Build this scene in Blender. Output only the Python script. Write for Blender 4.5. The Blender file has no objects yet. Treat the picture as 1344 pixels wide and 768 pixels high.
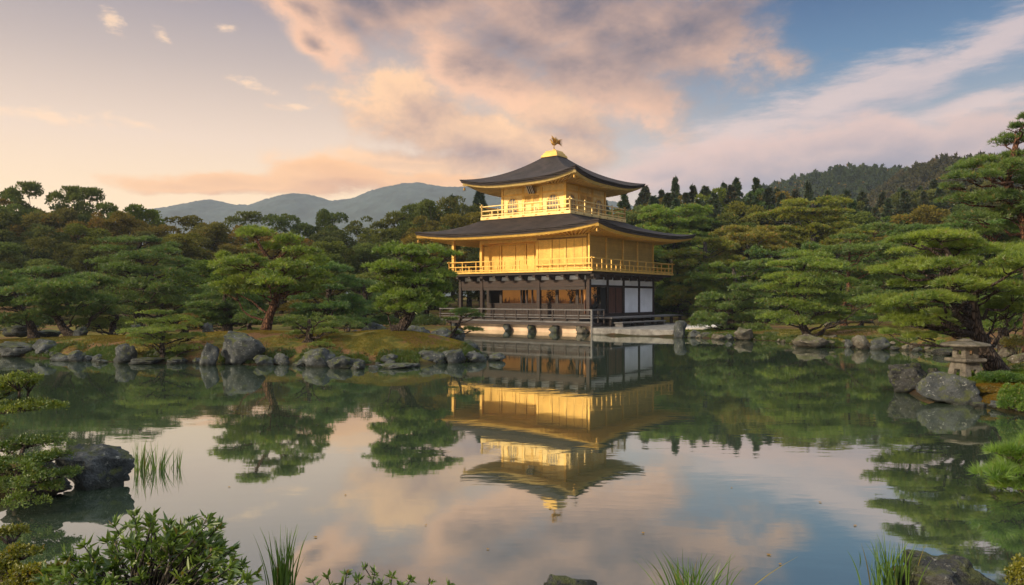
import bpy, bmesh, math, random
import numpy as np
from mathutils import Vector, Matrix, noise

# ----------------------------------------------------------------------------- camera, world, sun, exposure
SC = bpy.context.scene
COL = SC.collection
F, HZ, CZ = 970.0, 392.0, 2.2          # focal length and horizon in photo pixels (1344 wide), eye height above the water


def W(px, py, d):
    """A photo pixel at the distance d (metres along the view) as a point of the place."""
    return Vector(((px - 672.0) / F * d, d, CZ - (py - HZ) / F * d))


def GX(px, d):
    return (px - 672.0) / F * d


def lin(r, g, b, k=1.0):
    f = lambda c: (c / 12.92 if c <= 0.04045 else ((c + 0.055) / 1.055) ** 2.4)
    return (f(r / 255) * k, f(g / 255) * k, f(b / 255) * k, 1.0)


cam_d = bpy.data.cameras.new("camera")
cam = bpy.data.objects.new("camera", cam_d)
COL.objects.link(cam)
cam.location = (0, 0, CZ)
cam.rotation_euler = (math.radians(90), 0, 0)
cam_d.sensor_width = 36
cam_d.lens = F / 1344 * 36
cam_d.shift_y = (HZ - 384.0) / 1344
cam_d.clip_start = 0.05
cam_d.clip_end = 6000
SC.camera = cam

SC.view_settings.view_transform = 'Standard'
SC.view_settings.look = 'None'
SC.view_settings.exposure = 0.4
SC.view_settings.gamma = 1.0
SC.view_settings.use_curve_mapping = False
SC.cycles.max_bounces = 7
SC.cycles.diffuse_bounces = 3
SC.cycles.glossy_bounces = 3
SC.cycles.transmission_bounces = 3
SC.cycles.volume_bounces = 1
SC.cycles.sample_clamp_indirect = 4
SC.cycles.use_denoising = True

SUN_AZ = math.radians(-124)            # from the view direction (+Y), negative is to the left
SUN_EL = math.radians(21)
sd = Vector((math.sin(SUN_AZ) * math.cos(SUN_EL), math.cos(SUN_AZ) * math.cos(SUN_EL), math.sin(SUN_EL)))
sun_d = bpy.data.lights.new("sun", 'SUN')
sun = bpy.data.objects.new("sun", sun_d)
COL.objects.link(sun)
sun_d.energy = 3.5
sun_d.angle = math.radians(3.0)
sun_d.color = (1.0, 0.84, 0.60)
sun.rotation_euler = sd.to_track_quat('Z', 'Y').to_euler()


# ----------------------------------------------------------------------------- node helper
class NT:
    def __init__(self, nt):
        self.nt = nt
        self.nodes, self.links = nt.nodes, nt.links

    def put(self, sock, v):
        if hasattr(v, 'is_output'):
            self.links.new(v, sock)
        elif v is not None:
            try:
                sock.default_value = v
            except Exception:
                sock.default_value = tuple(v)[:3]

    def n(self, t, **kw):
        nd = self.nodes.new(t)
        for k, v in kw.items():
            setattr(nd, k, v)
        return nd

    def m(self, op, a, b=None, c=None, clamp=False):
        nd = self.n('ShaderNodeMath', operation=op, use_clamp=clamp)
        for i, v in enumerate((a, b, c)):
            if v is not None:
                self.put(nd.inputs[i], v)
        return nd.outputs[0]

    def mix(self, f, a, b, blend='MIX'):
        nd = self.n('ShaderNodeMix', data_type='RGBA', blend_type=blend, clamp_factor=True)
        self.put(nd.inputs[0], f)
        self.put(nd.inputs[6], a)
        self.put(nd.inputs[7], b)
        return nd.outputs[2]

    def ramp(self, f, stops, interp='LINEAR'):
        nd = self.n('ShaderNodeValToRGB')
        r = nd.color_ramp
        r.interpolation = interp
        while len(r.elements) < len(stops):
            r.elements.new(0.5)
        for e, (p, c) in zip(r.elements, stops):
            e.position = p
            e.color = c if len(c) == 4 else (*c, 1)
        self.put(nd.inputs[0], f)
        return nd.outputs[0]

    def smooth(self, v, a, b, lo=0.0, hi=1.0):
        nd = self.n('ShaderNodeMapRange', interpolation_type='SMOOTHSTEP')
        for i, x in enumerate((v, a, b, lo, hi)):
            self.put(nd.inputs[i], x)
        return nd.outputs[0]

    def noise(self, vec, scale, detail=4, rough=0.55, dist=0.0, dims='3D'):
        nd = self.n('ShaderNodeTexNoise', noise_dimensions=dims)
        if vec is not None:
            self.put(nd.inputs['Vector'], vec)
        nd.inputs['Scale'].default_value = scale
        nd.inputs['Detail'].default_value = detail
        nd.inputs['Roughness'].default_value = rough
        nd.inputs['Distortion'].default_value = dist
        return nd.outputs[0]

    def voronoi(self, vec, scale, feature='F1'):
        nd = self.n('ShaderNodeTexVoronoi', feature=feature)
        if vec is not None:
            self.put(nd.inputs['Vector'], vec)
        nd.inputs['Scale'].default_value = scale
        return nd.outputs[0]

    def mapping(self, vec, scale=(1, 1, 1), rot=(0, 0, 0), loc=(0, 0, 0)):
        nd = self.n('ShaderNodeMapping')
        self.put(nd.inputs[0], vec)
        nd.inputs[1].default_value = loc
        nd.inputs[2].default_value = rot
        nd.inputs[3].default_value = scale
        return nd.outputs[0]

    def xyz(self, x, y, z):
        nd = self.n('ShaderNodeCombineXYZ')
        for i, v in enumerate((x, y, z)):
            self.put(nd.inputs[i], v)
        return nd.outputs[0]


# ----------------------------------------------------------------------------- sky: Nishita dusk air, warm horizon glow and clouds laid out by direction
world = bpy.data.worlds.new("World")
SC.world = world
world.use_nodes = True
w = NT(world.node_tree)
w.nodes.clear()
tc = w.n('ShaderNodeTexCoord').outputs['Generated']
sep = w.n('ShaderNodeSeparateXYZ')
w.links.new(tc, sep.inputs[0])
dx, dy, dz = sep.outputs
hyp = w.m('SQRT', w.m('ADD', w.m('MULTIPLY', dx, dx), w.m('MULTIPLY', dy, dy)))
hyp = w.m('MAXIMUM', hyp, 1e-4)
AZ = w.m('ARCTAN2', dx, dy)                  # azimuth in radians, 0 ahead
EL = w.m('DIVIDE', dz, hyp)                  # tangent of the elevation


def sky_uv(px, py):
    a = math.atan((px - 672) / F)
    return a, (HZ - py) / F * math.cos(a)


sky = w.n('ShaderNodeTexSky', sky_type='NISHITA')
sky.sun_disc = False
sky.sun_elevation = SUN_EL
sky.sun_rotation = SUN_AZ
sky.air_density = 1.6
sky.dust_density = 2.0
nish = w.mix(1.0, sky.outputs[0], (0.08, 0.08, 0.08, 1), 'MULTIPLY')
# clear air at dusk: warm low on the sun's side, blue high on the far side
warm = w.ramp(EL, [(0.0, lin(255, 222, 170, 1.25)), (0.10, lin(255, 226, 186, 1.15)), (0.2, lin(240, 217, 198, 1.05)), (0.30, lin(206, 190, 184)),
                   (0.40, lin(166, 158, 168)), (0.7, lin(120, 130, 158)), (1.0, lin(84, 108, 150))])
cool = w.ramp(EL, [(0.0, lin(218, 198, 188)), (0.14, lin(200, 192, 192)), (0.22, lin(168, 176, 188)), (0.30, lin(104, 144, 178)),
                   (0.40, lin(58, 104, 150)), (0.7, lin(60, 96, 140)), (1.0, lin(52, 86, 132))])
side = w.smooth(AZ, -0.22, 0.42)
clear = w.mix(side, warm, cool)
clear = w.mix(0.10, clear, nish)


def ellipse(u, v, px, py, rx, ry, rot=0.0):
    """1 at the middle of a patch of sky, 0 at its rim, negative outside; rx, ry in photo pixels, rot in degrees."""
    cu, cv = sky_uv(px, py)
    du, dv = w.m('SUBTRACT', u, cu), w.m('SUBTRACT', v, cv)
    c, s = math.cos(math.radians(rot)), math.sin(math.radians(rot))
    a = w.m('MULTIPLY', w.m('ADD', w.m('MULTIPLY', du, c), w.m('MULTIPLY', dv, s)), F / rx)
    b = w.m('MULTIPLY', w.m('ADD', w.m('MULTIPLY', du, -s), w.m('MULTIPLY', dv, c)), F / ry)
    r = w.m('SQRT', w.m('ADD', w.m('MULTIPLY', a, a), w.m('MULTIPLY', b, b)))
    return w.m('SUBTRACT', 1.0, r)


def field(u, v, patches, scale, stretch, amp, detail=8, rough=0.6, off=0.0, rot=0.0, soft=0.6):
    # the patches' outlines are bent by a slow swirl, then broken up by billows of several sizes
    wn = w.n('ShaderNodeTexNoise', noise_dimensions='3D')
    w.put(wn.inputs['Vector'], w.xyz(u, v, off + 11.0))
    wn.inputs['Scale'].default_value = scale * 0.9
    wn.inputs['Detail'].default_value = 3
    ws = w.n('ShaderNodeSeparateXYZ')
    w.links.new(wn.outputs[1], ws.inputs[0])
    u2 = w.m('ADD', u, w.m('MULTIPLY', w.m('SUBTRACT', ws.outputs[0], 0.5), 0.7 / scale))
    v2 = w.m('ADD', v, w.m('MULTIPLY', w.m('SUBTRACT', ws.outputs[1], 0.5), 0.45 / scale / stretch ** 0.5))
    e = None
    for p in patches:
        q = ellipse(u2, v2, *p)
        e = q if e is None else w.m('SMOOTH_MAX', e, q, 0.25)
    vec = w.mapping(w.xyz(u, v, off), scale=(1, stretch, 1), rot=(0, 0, math.radians(rot)))
    nz = w.noise(vec, scale * 1.7, detail, rough, 0.15)
    nn = w.m('MULTIPLY', w.m('SUBTRACT', nz, 0.5), amp)
    return w.m('ADD', w.m('MULTIPLY', e, soft), nn)


BIG = [(770, 30, 310, 104, -8), (570, -5, 300, 50, 4), (800, 95, 150, 74, -38), (640, 85, 170, 60, -24), (400, 22, 110, 40, -30), (420, 70, 60, 26, -35), (910, 40, 140, 70, -20)]
CUM = [(610, 172, 190, 62, -12), (515, 126, 64, 46, 0), (700, 200, 140, 48, 0), (560, 218, 240, 26, 0), (730, 150, 110, 34, -20)]
LOW = [(330, 240, 170, 18, 2), (430, 228, 100, 20, 0), (560, 240, 130, 16, 0), (240, 246, 80, 11, 0)]
PINK = [(990, 216, 200, 46, 2), (1110, 198, 130, 42, 0), (1250, 196, 150, 44, 8), (1360, 168, 80, 36, 15), (880, 228, 120, 26, 0)]
CIRR = [(1110, 136, 380, 46, 17), (990, 176, 230, 34, 12), (1300, 58, 210, 36, 26), (1300, 136, 210, 18, 9)]
WISP = [(150, 28, 30, 13, -55), (220, 50, 20, 9, -40), (335, 113, 48, 10, -12), (388, 139, 38, 9, 5), (172, 162, 50, 8, -12), (302, 42, 16, 8, 0), (60, 152, 80, 12, 0)]


def layer(base, patches, scale, stretch, amp, lo, hi, lit, shade, du, dv, gain, opac=1.0, rot=0.0, off=0.0, soft=0.6, rough=0.6, core=0.35):
    d0 = field(AZ, EL, patches, scale, stretch, amp, off=off, rot=rot, soft=soft, rough=rough)
    d1 = field(w.m('ADD', AZ, du), w.m('ADD', EL, dv), patches, scale, stretch, amp, off=off, rot=rot, soft=soft, rough=rough, detail=4)
    a = w.m('MULTIPLY', w.smooth(d0, lo, hi), opac)
    li = w.m('ADD', 0.55, w.m('MULTIPLY', w.m('SUBTRACT', d0, d1), gain), clamp=True)
    thick = w.smooth(d0, hi * 0.6, hi + 0.4)
    li = w.m('SUBTRACT', li, w.m('MULTIPLY', thick, core), clamp=True)
    return w.mix(a, base, w.mix(li, shade, lit))


c = layer(clear, CIRR, 7.0, 4.5, 1.0, 0.0, 0.5, lin(240, 214, 204), lin(206, 190, 192), -0.02, 0.02, 1.3, 0.66, rot=-17, off=3.1, rough=0.68, core=0.15)
c = layer(c, PINK, 8.0, 1.5, 0.8, -0.02, 0.28, lin(228, 200, 190), lin(146, 148, 168), -0.03, 0.03, 1.6, 0.82, off=1.7, core=0.5)
c = layer(c, CUM, 7.0, 1.4, 0.95, -0.03, 0.32, lin(254, 214, 174), lin(176, 152, 150), -0.035, 0.03, 1.5, 0.92, off=5.3, rough=0.66)
c = layer(c, BIG, 5.0, 1.5, 1.0, -0.03, 0.36, lin(246, 204, 174), lin(112, 112, 130), -0.05, -0.03, 0.95, 0.95, rot=10, off=8.8, core=0.75, rough=0.64)
c = layer(c, LOW, 10.0, 2.6, 0.8, 0.0, 0.3, lin(252, 204, 156), lin(216, 168, 138), -0.02, 0.02, 1.5, 0.85, off=2.2)
c = layer(c, WISP, 16.0, 2.2, 1.9, 0.08, 0.75, lin(255, 224, 192), lin(230, 200, 178), -0.02, 0.02, 1.0, 0.75, off=6.6, rough=0.72)
gm = w.n('ShaderNodeGamma')
w.links.new(c, gm.inputs[0])
gm.inputs[1].default_value = 1.3
c = w.mix(1.0, gm.outputs[0], (1.06, 1.06, 1.06, 1), 'MULTIPLY')
# extra sky brightness added overhead, above the lens's view, to light the tree tops
overhead_fill = w.smooth(EL, 0.50, 1.3)
c = w.mix(overhead_fill, c, w.mix(side, (1.75, 1.62, 1.50, 1), (1.35, 1.50, 1.70, 1)))
under = w.smooth(EL, -0.08, 0.0)
c = w.mix(under, (0.10, 0.10, 0.08, 1), c)
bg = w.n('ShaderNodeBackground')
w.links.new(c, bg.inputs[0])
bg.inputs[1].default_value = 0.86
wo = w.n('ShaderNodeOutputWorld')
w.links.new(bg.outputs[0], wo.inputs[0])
world.cycles.sampling_method = 'MANUAL'
world.cycles.sample_map_resolution = 512


# ----------------------------------------------------------------------------- object helpers
def tag(o, label=None, cat=None, group=None, kind=None):
    if label: o['label'] = label
    if cat: o['category'] = cat
    if group: o['group'] = group
    if kind: o['kind'] = kind
    return o


def empty(name, loc=(0, 0, 0), rz=0.0):
    o = bpy.data.objects.new(name, None)
    COL.objects.link(o)
    o.location = loc
    o.rotation_euler = (0, 0, rz)
    o.empty_display_size = 0.2
    return o


def link(name, me, mat=None, parent=None):
    o = bpy.data.objects.new(name, me)
    COL.objects.link(o)
    if mat is not None and not me.materials:
        me.materials.append(mat)
    if parent is not None:
        o.parent = parent
    return o


def np_mesh(name, V, T, smooth=False, attrs=None):
    """V (n,3) float, T (m,k) int faces with k corners each."""
    V = np.ascontiguousarray(V, dtype=np.float32)
    T = np.ascontiguousarray(T, dtype=np.int32)
    me = bpy.data.meshes.new(name)
    me.vertices.add(len(V))
    me.vertices.foreach_set('co', V.ravel())
    k = T.shape[1]
    me.loops.add(T.size)
    me.loops.foreach_set('vertex_index', T.ravel())
    me.polygons.add(len(T))
    me.polygons.foreach_set('loop_start', np.arange(0, T.size, k, dtype=np.int32))
    me.polygons.foreach_set('loop_total', np.full(len(T), k, dtype=np.int32))
    if smooth:
        me.polygons.foreach_set('use_smooth', np.ones(len(T), dtype=bool))
    me.update(calc_edges=True)
    for an, av in (attrs or {}).items():
        a = me.attributes.new(an, 'FLOAT', 'POINT')
        a.data.foreach_set('value', np.ascontiguousarray(av, dtype=np.float32))
    me.validate()
    return me


class MB:
    """Collects boxes, bars, tubes and lathes; build() links them as ONE mesh object."""
    def __init__(self):
        self.v, self.f = [], []

    def add(self, vs, fs):
        o = len(self.v)
        self.v += [tuple(x) for x in vs]
        self.f += [tuple(i + o for i in f) for f in fs]
        return self

    def box(self, x0, x1, y0, y1, z0, z1):
        vs = [(x, y, z) for z in (z0, z1) for y in (y0, y1) for x in (x0, x1)]
        return self.add(vs, [(0, 2, 3, 1), (4, 5, 7, 6), (0, 1, 5, 4), (2, 6, 7, 3), (0, 4, 6, 2), (1, 3, 7, 5)])

    def frustum(self, cx, cy, z0, z1, a0, b0, a1, b1):
        vs = [(cx + sx * a0, cy + sy * b0, z0) for sx, sy in ((-1, -1), (1, -1), (1, 1), (-1, 1))] + \
             [(cx + sx * a1, cy + sy * b1, z1) for sx, sy in ((-1, -1), (1, -1), (1, 1), (-1, 1))]
        return self.add(vs, [(3, 2, 1, 0), (4, 5, 6, 7), (0, 1, 5, 4), (1, 2, 6, 5), (2, 3, 7, 6), (3, 0, 4, 7)])

    def bar(self, p, q, a, b=None):
        p, q = Vector(p), Vector(q)
        b = b or a
        d = (q - p).normalized()
        up = Vector((0, 0, 1)) if abs(d.z) < 0.9 else Vector((1, 0, 0))
        s = d.cross(up).normalized()
        u = s.cross(d)
        vs = [c + s * (i * a / 2) + u * (j * b / 2) for c in (p, q) for i, j in ((-1, -1), (1, -1), (1, 1), (-1, 1))]
        return self.add(vs, [(3, 2, 1, 0), (4, 5, 6, 7), (0, 1, 5, 4), (1, 2, 6, 5), (2, 3, 7, 6), (3, 0, 4, 7)])

    def tube(self, pts, rad, n=8, cap=True):
        pts = [Vector(p) for p in pts]
        rings, vs = [], []
        ref = None
        for i, p in enumerate(pts):
            t = (pts[min(i + 1, len(pts) - 1)] - pts[max(i - 1, 0)]).normalized()
            if ref is None:
                ref = t.orthogonal().normalized()
            ref = (ref - t * ref.dot(t))
            ref = ref.normalized() if ref.length > 1e-6 else t.orthogonal().normalized()
            bi = t.cross(ref)
            r = rad[i] if hasattr(rad, '__len__') else rad
            for k in range(n):
                a = 2 * math.pi * k / n
                vs.append(p + (ref * math.cos(a) + bi * math.sin(a)) * r)
        fs = [(i * n + k, i * n + (k + 1) % n, (i + 1) * n + (k + 1) % n, (i + 1) * n + k) for i in range(len(pts) - 1) for k in range(n)]
        if cap:
            fs.append(tuple(reversed(range(n))))
            fs.append(tuple((len(pts) - 1) * n + k for k in range(n)))
        return self.add(vs, fs)

    def lathe(self, prof, c=(0, 0, 0), n=16, sx=1, sy=1, rot=0):
        vs = []
        for r, z in prof:
            for k in range(n):
                a = 2 * math.pi * k / n + rot
                vs.append((c[0] + sx * r * math.cos(a), c[1] + sy * r * math.sin(a), c[2] + z))
        m = len(prof)
        fs = [(i * n + k, i * n + (k + 1) % n, (i + 1) * n + (k + 1) % n, (i + 1) * n + k) for i in range(m - 1) for k in range(n)]
        fs.append(tuple(reversed(range(n))))
        fs.append(tuple((m - 1) * n + k for k in range(n)))
        return self.add(vs, fs)

    def build(self, name, mat, parent=None, smooth=False, bevel=0.0):
        me = bpy.data.meshes.new(name)
        me.from_pydata(self.v, [], self.f)
        if smooth:
            me.polygons.foreach_set('use_smooth', [True] * len(me.polygons))
        me.update()
        o = link(name, me, mat, parent)
        if bevel:
            b = o.modifiers.new('bevel', 'BEVEL')
            b.width = bevel
            b.segments = 1
            b.limit_method = 'ANGLE'
        return o


# ----------------------------------------------------------------------------- materials
def material(name):
    m = bpy.data.materials.new(name)
    m.use_nodes = True
    t = NT(m.node_tree)
    t.nodes.clear()
    out = t.n('ShaderNodeOutputMaterial')
    return m, t, out


def principled(t, out, color, rough=0.6, metal=0.0, bump=None, bump_d=0.02, spec=0.5, emis=None, emis_s=0.0):
    b = t.n('ShaderNodeBsdfPrincipled')
    t.put(b.inputs['Base Color'], color)
    t.put(b.inputs['Roughness'], rough)
    t.put(b.inputs['Metallic'], metal)
    t.put(b.inputs['Specular IOR Level'], spec)
    if emis is not None:
        t.put(b.inputs['Emission Color'], emis)
        b.inputs['Emission Strength'].default_value = emis_s
    if bump is not None:
        bm = t.n('ShaderNodeBump')
        bm.inputs['Strength'].default_value = 1.0
        bm.inputs['Distance'].default_value = bump_d
        t.put(bm.inputs['Height'], bump)
        t.links.new(bm.outputs[0], b.inputs['Normal'])
    t.links.new(b.outputs[0], out.inputs[0])
    return b


def obj_co(t):
    return t.n('ShaderNodeTexCoord').outputs['Object']


def m_gold(name, tone=(0.80, 0.50, 0.10), metal=0.45, rough=0.42, lines=0.0):
    m, t, out = material(name)
    co = obj_co(t)
    n1 = t.noise(co, 2.2, 6, 0.6)
    n2 = t.noise(t.mapping(co, scale=(1, 1, 9)), 7, 3, 0.5)
    f = t.smooth(t.m('ADD', t.m('MULTIPLY', n1, 0.6), t.m('MULTIPLY', n2, 0.4)), 0.36, 0.66)
    a = tuple(x * 0.80 for x in tone) + (1,)
    b = tuple(min(x * 1.08, 0.95) for x in tone) + (1,)
    col = t.mix(f, a, b)
    br_ = t.n('ShaderNodeTexBrick')
    t.put(br_.inputs['Vector'], t.mapping(co, rot=(math.radians(90), 0, 0)))
    br_.inputs['Scale'].default_value = 4.2
    br_.inputs['Color1'].default_value = (0.80, 0.80, 0.80, 1)
    br_.inputs['Color2'].default_value = (1.08, 1.06, 1.0, 1)
    br_.inputs['Mortar'].default_value = (0.74, 0.70, 0.62, 1)
    br_.inputs['Mortar Size'].default_value = 0.008
    col = t.mix(0.5, col, t.mix(1.0, col, br_.outputs[0], 'MULTIPLY'))
    h = t.m('ADD', n2, t.m('MULTIPLY', n1, 0.5))
    if lines:
        wv = t.n('ShaderNodeTexWave', wave_type='BANDS', bands_direction='Z', wave_profile='SAW')
        t.put(wv.inputs['Vector'], co)
        wv.inputs['Scale'].default_value = lines
        wv.inputs['Distortion'].default_value = 0.0
        col = t.mix(t.m('MULTIPLY', t.smooth(wv.outputs[1], 0.75, 1.0), 0.45), col, tuple(x * 0.55 for x in tone) + (1,))
        h = t.m('ADD', h, t.m('MULTIPLY', wv.outputs[1], 0.8))
    principled(t, out, col, t.m('ADD', rough - 0.16, t.m('MULTIPLY', n1, 0.36)), metal, h, 0.006)
    return m


def m_wood(name, a, b, rough=0.7, axis=(1, 1, 14), scale=2.0):
    m, t, out = material(name)
    co = obj_co(t)
    n1 = t.noise(t.mapping(co, scale=axis), scale, 5, 0.6, 0.3)
    n2 = t.noise(co, 1.1, 4, 0.6)
    col = t.mix(t.smooth(n1, 0.3, 0.7), a, b)
    col = t.mix(t.m('MULTIPLY', t.smooth(n2, 0.5, 0.75), 0.35), col, tuple(x * 0.5 for x in a[:3]) + (1,))
    principled(t, out, col, rough, 0, n1, 0.008)
    return m


def m_roof():
    m, t, out = material('cypress_bark_shingle')
    co = obj_co(t)
    n1 = t.noise(co, 0.9, 5, 0.65)
    n2 = t.noise(t.mapping(co, scale=(1, 1, 6)), 9, 4, 0.7)
    wv = t.n('ShaderNodeTexWave', wave_type='BANDS', bands_direction='Z')
    t.put(wv.inputs['Vector'], co)
    wv.inputs['Scale'].default_value = 2.6
    wv.inputs['Distortion'].default_value = 1.0
    wv.inputs['Detail'].default_value = 3
    col = t.mix(t.smooth(n1, 0.35, 0.68), (0.012, 0.0095, 0.0095, 1), (0.040, 0.029, 0.026, 1))
    col = t.mix(t.m('MULTIPLY', t.smooth(n2, 0.5, 0.75), 0.5), col, (0.065, 0.052, 0.048, 1))
    col = t.mix(t.m('MULTIPLY', t.smooth(wv.outputs[1], 0.55, 0.95), 0.5), col, (0.085, 0.068, 0.060, 1))
    mo = t.smooth(t.noise(co, 1.6, 6, 0.75), 0.57, 0.70)
    col = t.mix(t.m('MULTIPLY', mo, 0.45), col, (0.045, 0.048, 0.026, 1))
    h = t.m('ADD', t.m('MULTIPLY', wv.outputs[1], 1.0), n2)
    principled(t, out, col, 0.8, 0, h, 0.03, spec=0.2)
    return m


def m_plain(name, col, rough=0.7, var=0.15, scale=3.0, bump=0.004, metal=0.0):
    m, t, out = material(name)
    co = obj_co(t)
    n = t.noise(co, scale, 6, 0.65)
    a = tuple(x * (1 - var) for x in col[:3]) + (1,)
    b = tuple(min(1, x * (1 + var)) for x in col[:3]) + (1,)
    principled(t, out, t.mix(t.smooth(n, 0.3, 0.7), a, b), rough, metal, n, bump)
    return m


def m_stone(name, dark, pale, lichen=0.25, moss=0.25, scale=1.0):
    m, t, out = material(name)
    co = obj_co(t)
    rnd = t.n('ShaderNodeObjectInfo').outputs['Random']
    off = t.n('ShaderNodeVectorMath', operation='ADD')
    t.links.new(t.n('ShaderNodeNewGeometry').outputs['Position'], off.inputs[0])
    scale *= 1.7
    sh = t.xyz(t.m('MULTIPLY', rnd, 37.0), t.m('MULTIPLY', rnd, 91.0), t.m('MULTIPLY', rnd, 13.0))
    t.links.new(sh, off.inputs[1])
    co = off.outputs[0]
    n1 = t.noise(co, 1.4 * scale, 7, 0.68)
    n2 = t.noise(co, 14 * scale, 5, 0.7)
    v = t.voronoi(co, 26 * scale)
    col = t.mix(t.smooth(n1, 0.3, 0.7), dark, pale)
    col = t.mix(t.m('MULTIPLY', t.smooth(n2, 0.5, 0.72), 0.6), col, tuple(x * 0.4 for x in dark[:3]) + (1,))
    li = t.m('MULTIPLY', t.smooth(t.noise(co, 7.5 * scale, 6, 0.75), 0.57, 0.66), lichen)
    col = t.mix(li, col, (0.46, 0.46, 0.40, 1))
    geo = t.n('ShaderNodeNewGeometry')
    sz = t.n('ShaderNodeSeparateXYZ')
    t.links.new(geo.outputs['Normal'], sz.inputs[0])
    mo = t.m('MULTIPLY', t.smooth(t.m('ADD', t.noise(co, 2.1 * scale, 5, 0.7), t.m('MULTIPLY', sz.outputs[2], 0.12)), 0.55, 0.68), moss)
    col = t.mix(mo, col, (0.075, 0.085, 0.022, 1))
    # wet, algae-dark band where the pond laps the stone
    pz = t.n('ShaderNodeSeparateXYZ')
    t.links.new(geo.outputs['Position'], pz.inputs[0])
    wet = t.smooth(t.m('ADD', pz.outputs[2], t.m('MULTIPLY', n1, 0.12)), 0.10, 0.17, 1.0, 0.0)
    col = t.mix(t.m('MULTIPLY', wet, 0.65), col, (0.025, 0.026, 0.018, 1))
    h = t.m('ADD', t.m('MULTIPLY', n1, 1.0), t.m('ADD', t.m('MULTIPLY', n2, 0.35), t.m('MULTIPLY', v, 0.2)))
    principled(t, out, col, 0.92, 0, h, 0.09 / scale ** 0.5, spec=0.15)
    return m


def m_leaf(name, a, b, trans=0.3, clump=0.9, gloss=0.05, tint_obj=True):
    """Leaf colour: two tones mixed by a random value per tuft and a slow noise; a touch of light comes through."""
    m, t, out = material(name)
    co = obj_co(t)
    at = t.n('ShaderNodeAttribute', attribute_name='tint').outputs['Fac']
    n = t.noise(co, clump, 3, 0.6)
    f = t.m('ADD', t.m('MULTIPLY', at, 0.55), t.m('MULTIPLY', t.smooth(n, 0.35, 0.66), 0.45))
    col = t.mix(f, a, b)
    # the odd old, yellow-brown leaf
    col = t.mix(t.m('MULTIPLY', t.m('GREATER_THAN', at, 0.95), 0.75), col, (0.20, 0.125, 0.030, 1))
    oi = t.n('ShaderNodeObjectInfo')
    if tint_obj:
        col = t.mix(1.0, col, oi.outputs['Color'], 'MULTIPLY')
    d = t.n('ShaderNodeBsdfDiffuse')
    t.links.new(col, d.inputs[0])
    tr = t.n('ShaderNodeBsdfTranslucent')
    t.links.new(t.mix(1.0, col, (1.15, 1.2, 0.7, 1), 'MULTIPLY'), tr.inputs[0])
    ms = t.n('ShaderNodeMixShader')
    ms.inputs[0].default_value = trans
    t.links.new(d.outputs[0], ms.inputs[1])
    t.links.new(tr.outputs[0], ms.inputs[2])
    sh = ms.outputs[0]
    if gloss:
        g = t.n('ShaderNodeBsdfGlossy')
        g.inputs['Roughness'].default_value = 0.45
        ms2 = t.n('ShaderNodeMixShader')
        ms2.inputs[0].default_value = gloss
        t.links.new(sh, ms2.inputs[1])
        t.links.new(g.outputs[0], ms2.inputs[2])
        sh = ms2.outputs[0]
    t.links.new(sh, out.inputs[0])
    return m


def m_bark(name, a, b, scale=1.0):
    m, t, out = material(name)
    co = t.mapping(obj_co(t), scale=(1, 1, 0.35))
    v = t.voronoi(co, 14 * scale, 'DISTANCE_TO_EDGE')
    n = t.noise(co, 6 * scale, 5, 0.7)
    col = t.mix(t.smooth(v, 0.0, 0.25), tuple(x * 0.35 for x in a[:3]) + (1,), t.mix(t.smooth(n, 0.35, 0.7), a, b))
    principled(t, out, col, 0.9, 0, t.m('ADD', t.smooth(v, 0.0, 0.3), t.m('MULTIPLY', n, 0.5)), 0.03, spec=0.2)
    return m


GOLD = m_gold('gold_leaf', (0.75, 0.46, 0.105), 0.36, 0.40)
GOLD_PALE = m_gold('pale_gold_leaf', (0.80, 0.58, 0.23), 0.30, 0.43)
GOLD_SHUT = m_gold('gold_leaf_shutters', (0.75, 0.46, 0.105), 0.34, 0.40, lines=3.3)
ROOF = m_roof()
DARKWOOD = m_wood('dark_timber', (0.016, 0.010, 0.008, 1), (0.046, 0.026, 0.017, 1))
BROWNWOOD = m_wood('brown_timber', (0.020, 0.010, 0.0065, 1), (0.048, 0.023, 0.014, 1))
GREYWOOD = m_wood('weathered_timber', (0.060, 0.055, 0.055, 1), (0.15, 0.14, 0.135, 1), axis=(1, 8, 8))
PLASTER = m_plain('white_plaster', (0.68, 0.68, 0.70, 1), 0.85, 0.10, 0.9)
TANPLASTER = m_plain('tan_plaster', (0.62, 0.44, 0.30, 1), 0.9, 0.16, 1.6, 0.01)
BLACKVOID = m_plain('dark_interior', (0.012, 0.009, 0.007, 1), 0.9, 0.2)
BRONZE = m_gold('dark_gilt_bronze', (0.40, 0.22, 0.05), 0.7, 0.4)
ROCK = m_stone('pond_rock', (0.022, 0.026, 0.027, 1), (0.092, 0.097, 0.098, 1), 0.45, 0.7)
ROCK_WARM = m_stone('warm_rock', (0.048, 0.040, 0.030, 1), (0.16, 0.14, 0.11, 1), 0.6, 0.6)
ROCK_DARK = m_stone('dark_rock', (0.016, 0.017, 0.018, 1), (0.066, 0.065, 0.062, 1), 0.4, 0.6, 1.6)
TERRACE = m_stone('terrace_stone', (0.13, 0.12, 0.11, 1), (0.27, 0.255, 0.235, 1), 0.2, 0.1)
LANTERN = m_stone('lantern_granite', (0.10, 0.088, 0.072, 1), (0.24, 0.21, 0.175, 1), 0.35, 0.3, 2.5)
BARK = m_bark('pine_bark', (0.055, 0.040, 0.032, 1), (0.13, 0.095, 0.075, 1))
REDBARK = m_bark('red_pine_bark', (0.10, 0.05, 0.030, 1), (0.24, 0.115, 0.065, 1))
GREYBARK = m_bark('grey_bark', (0.06, 0.052, 0.045, 1), (0.14, 0.125, 0.11, 1), 0.5)
NEEDLE = m_leaf('pine_needles', (0.046, 0.096, 0.022, 1), (0.165, 0.235, 0.036, 1), 0.42)
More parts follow.
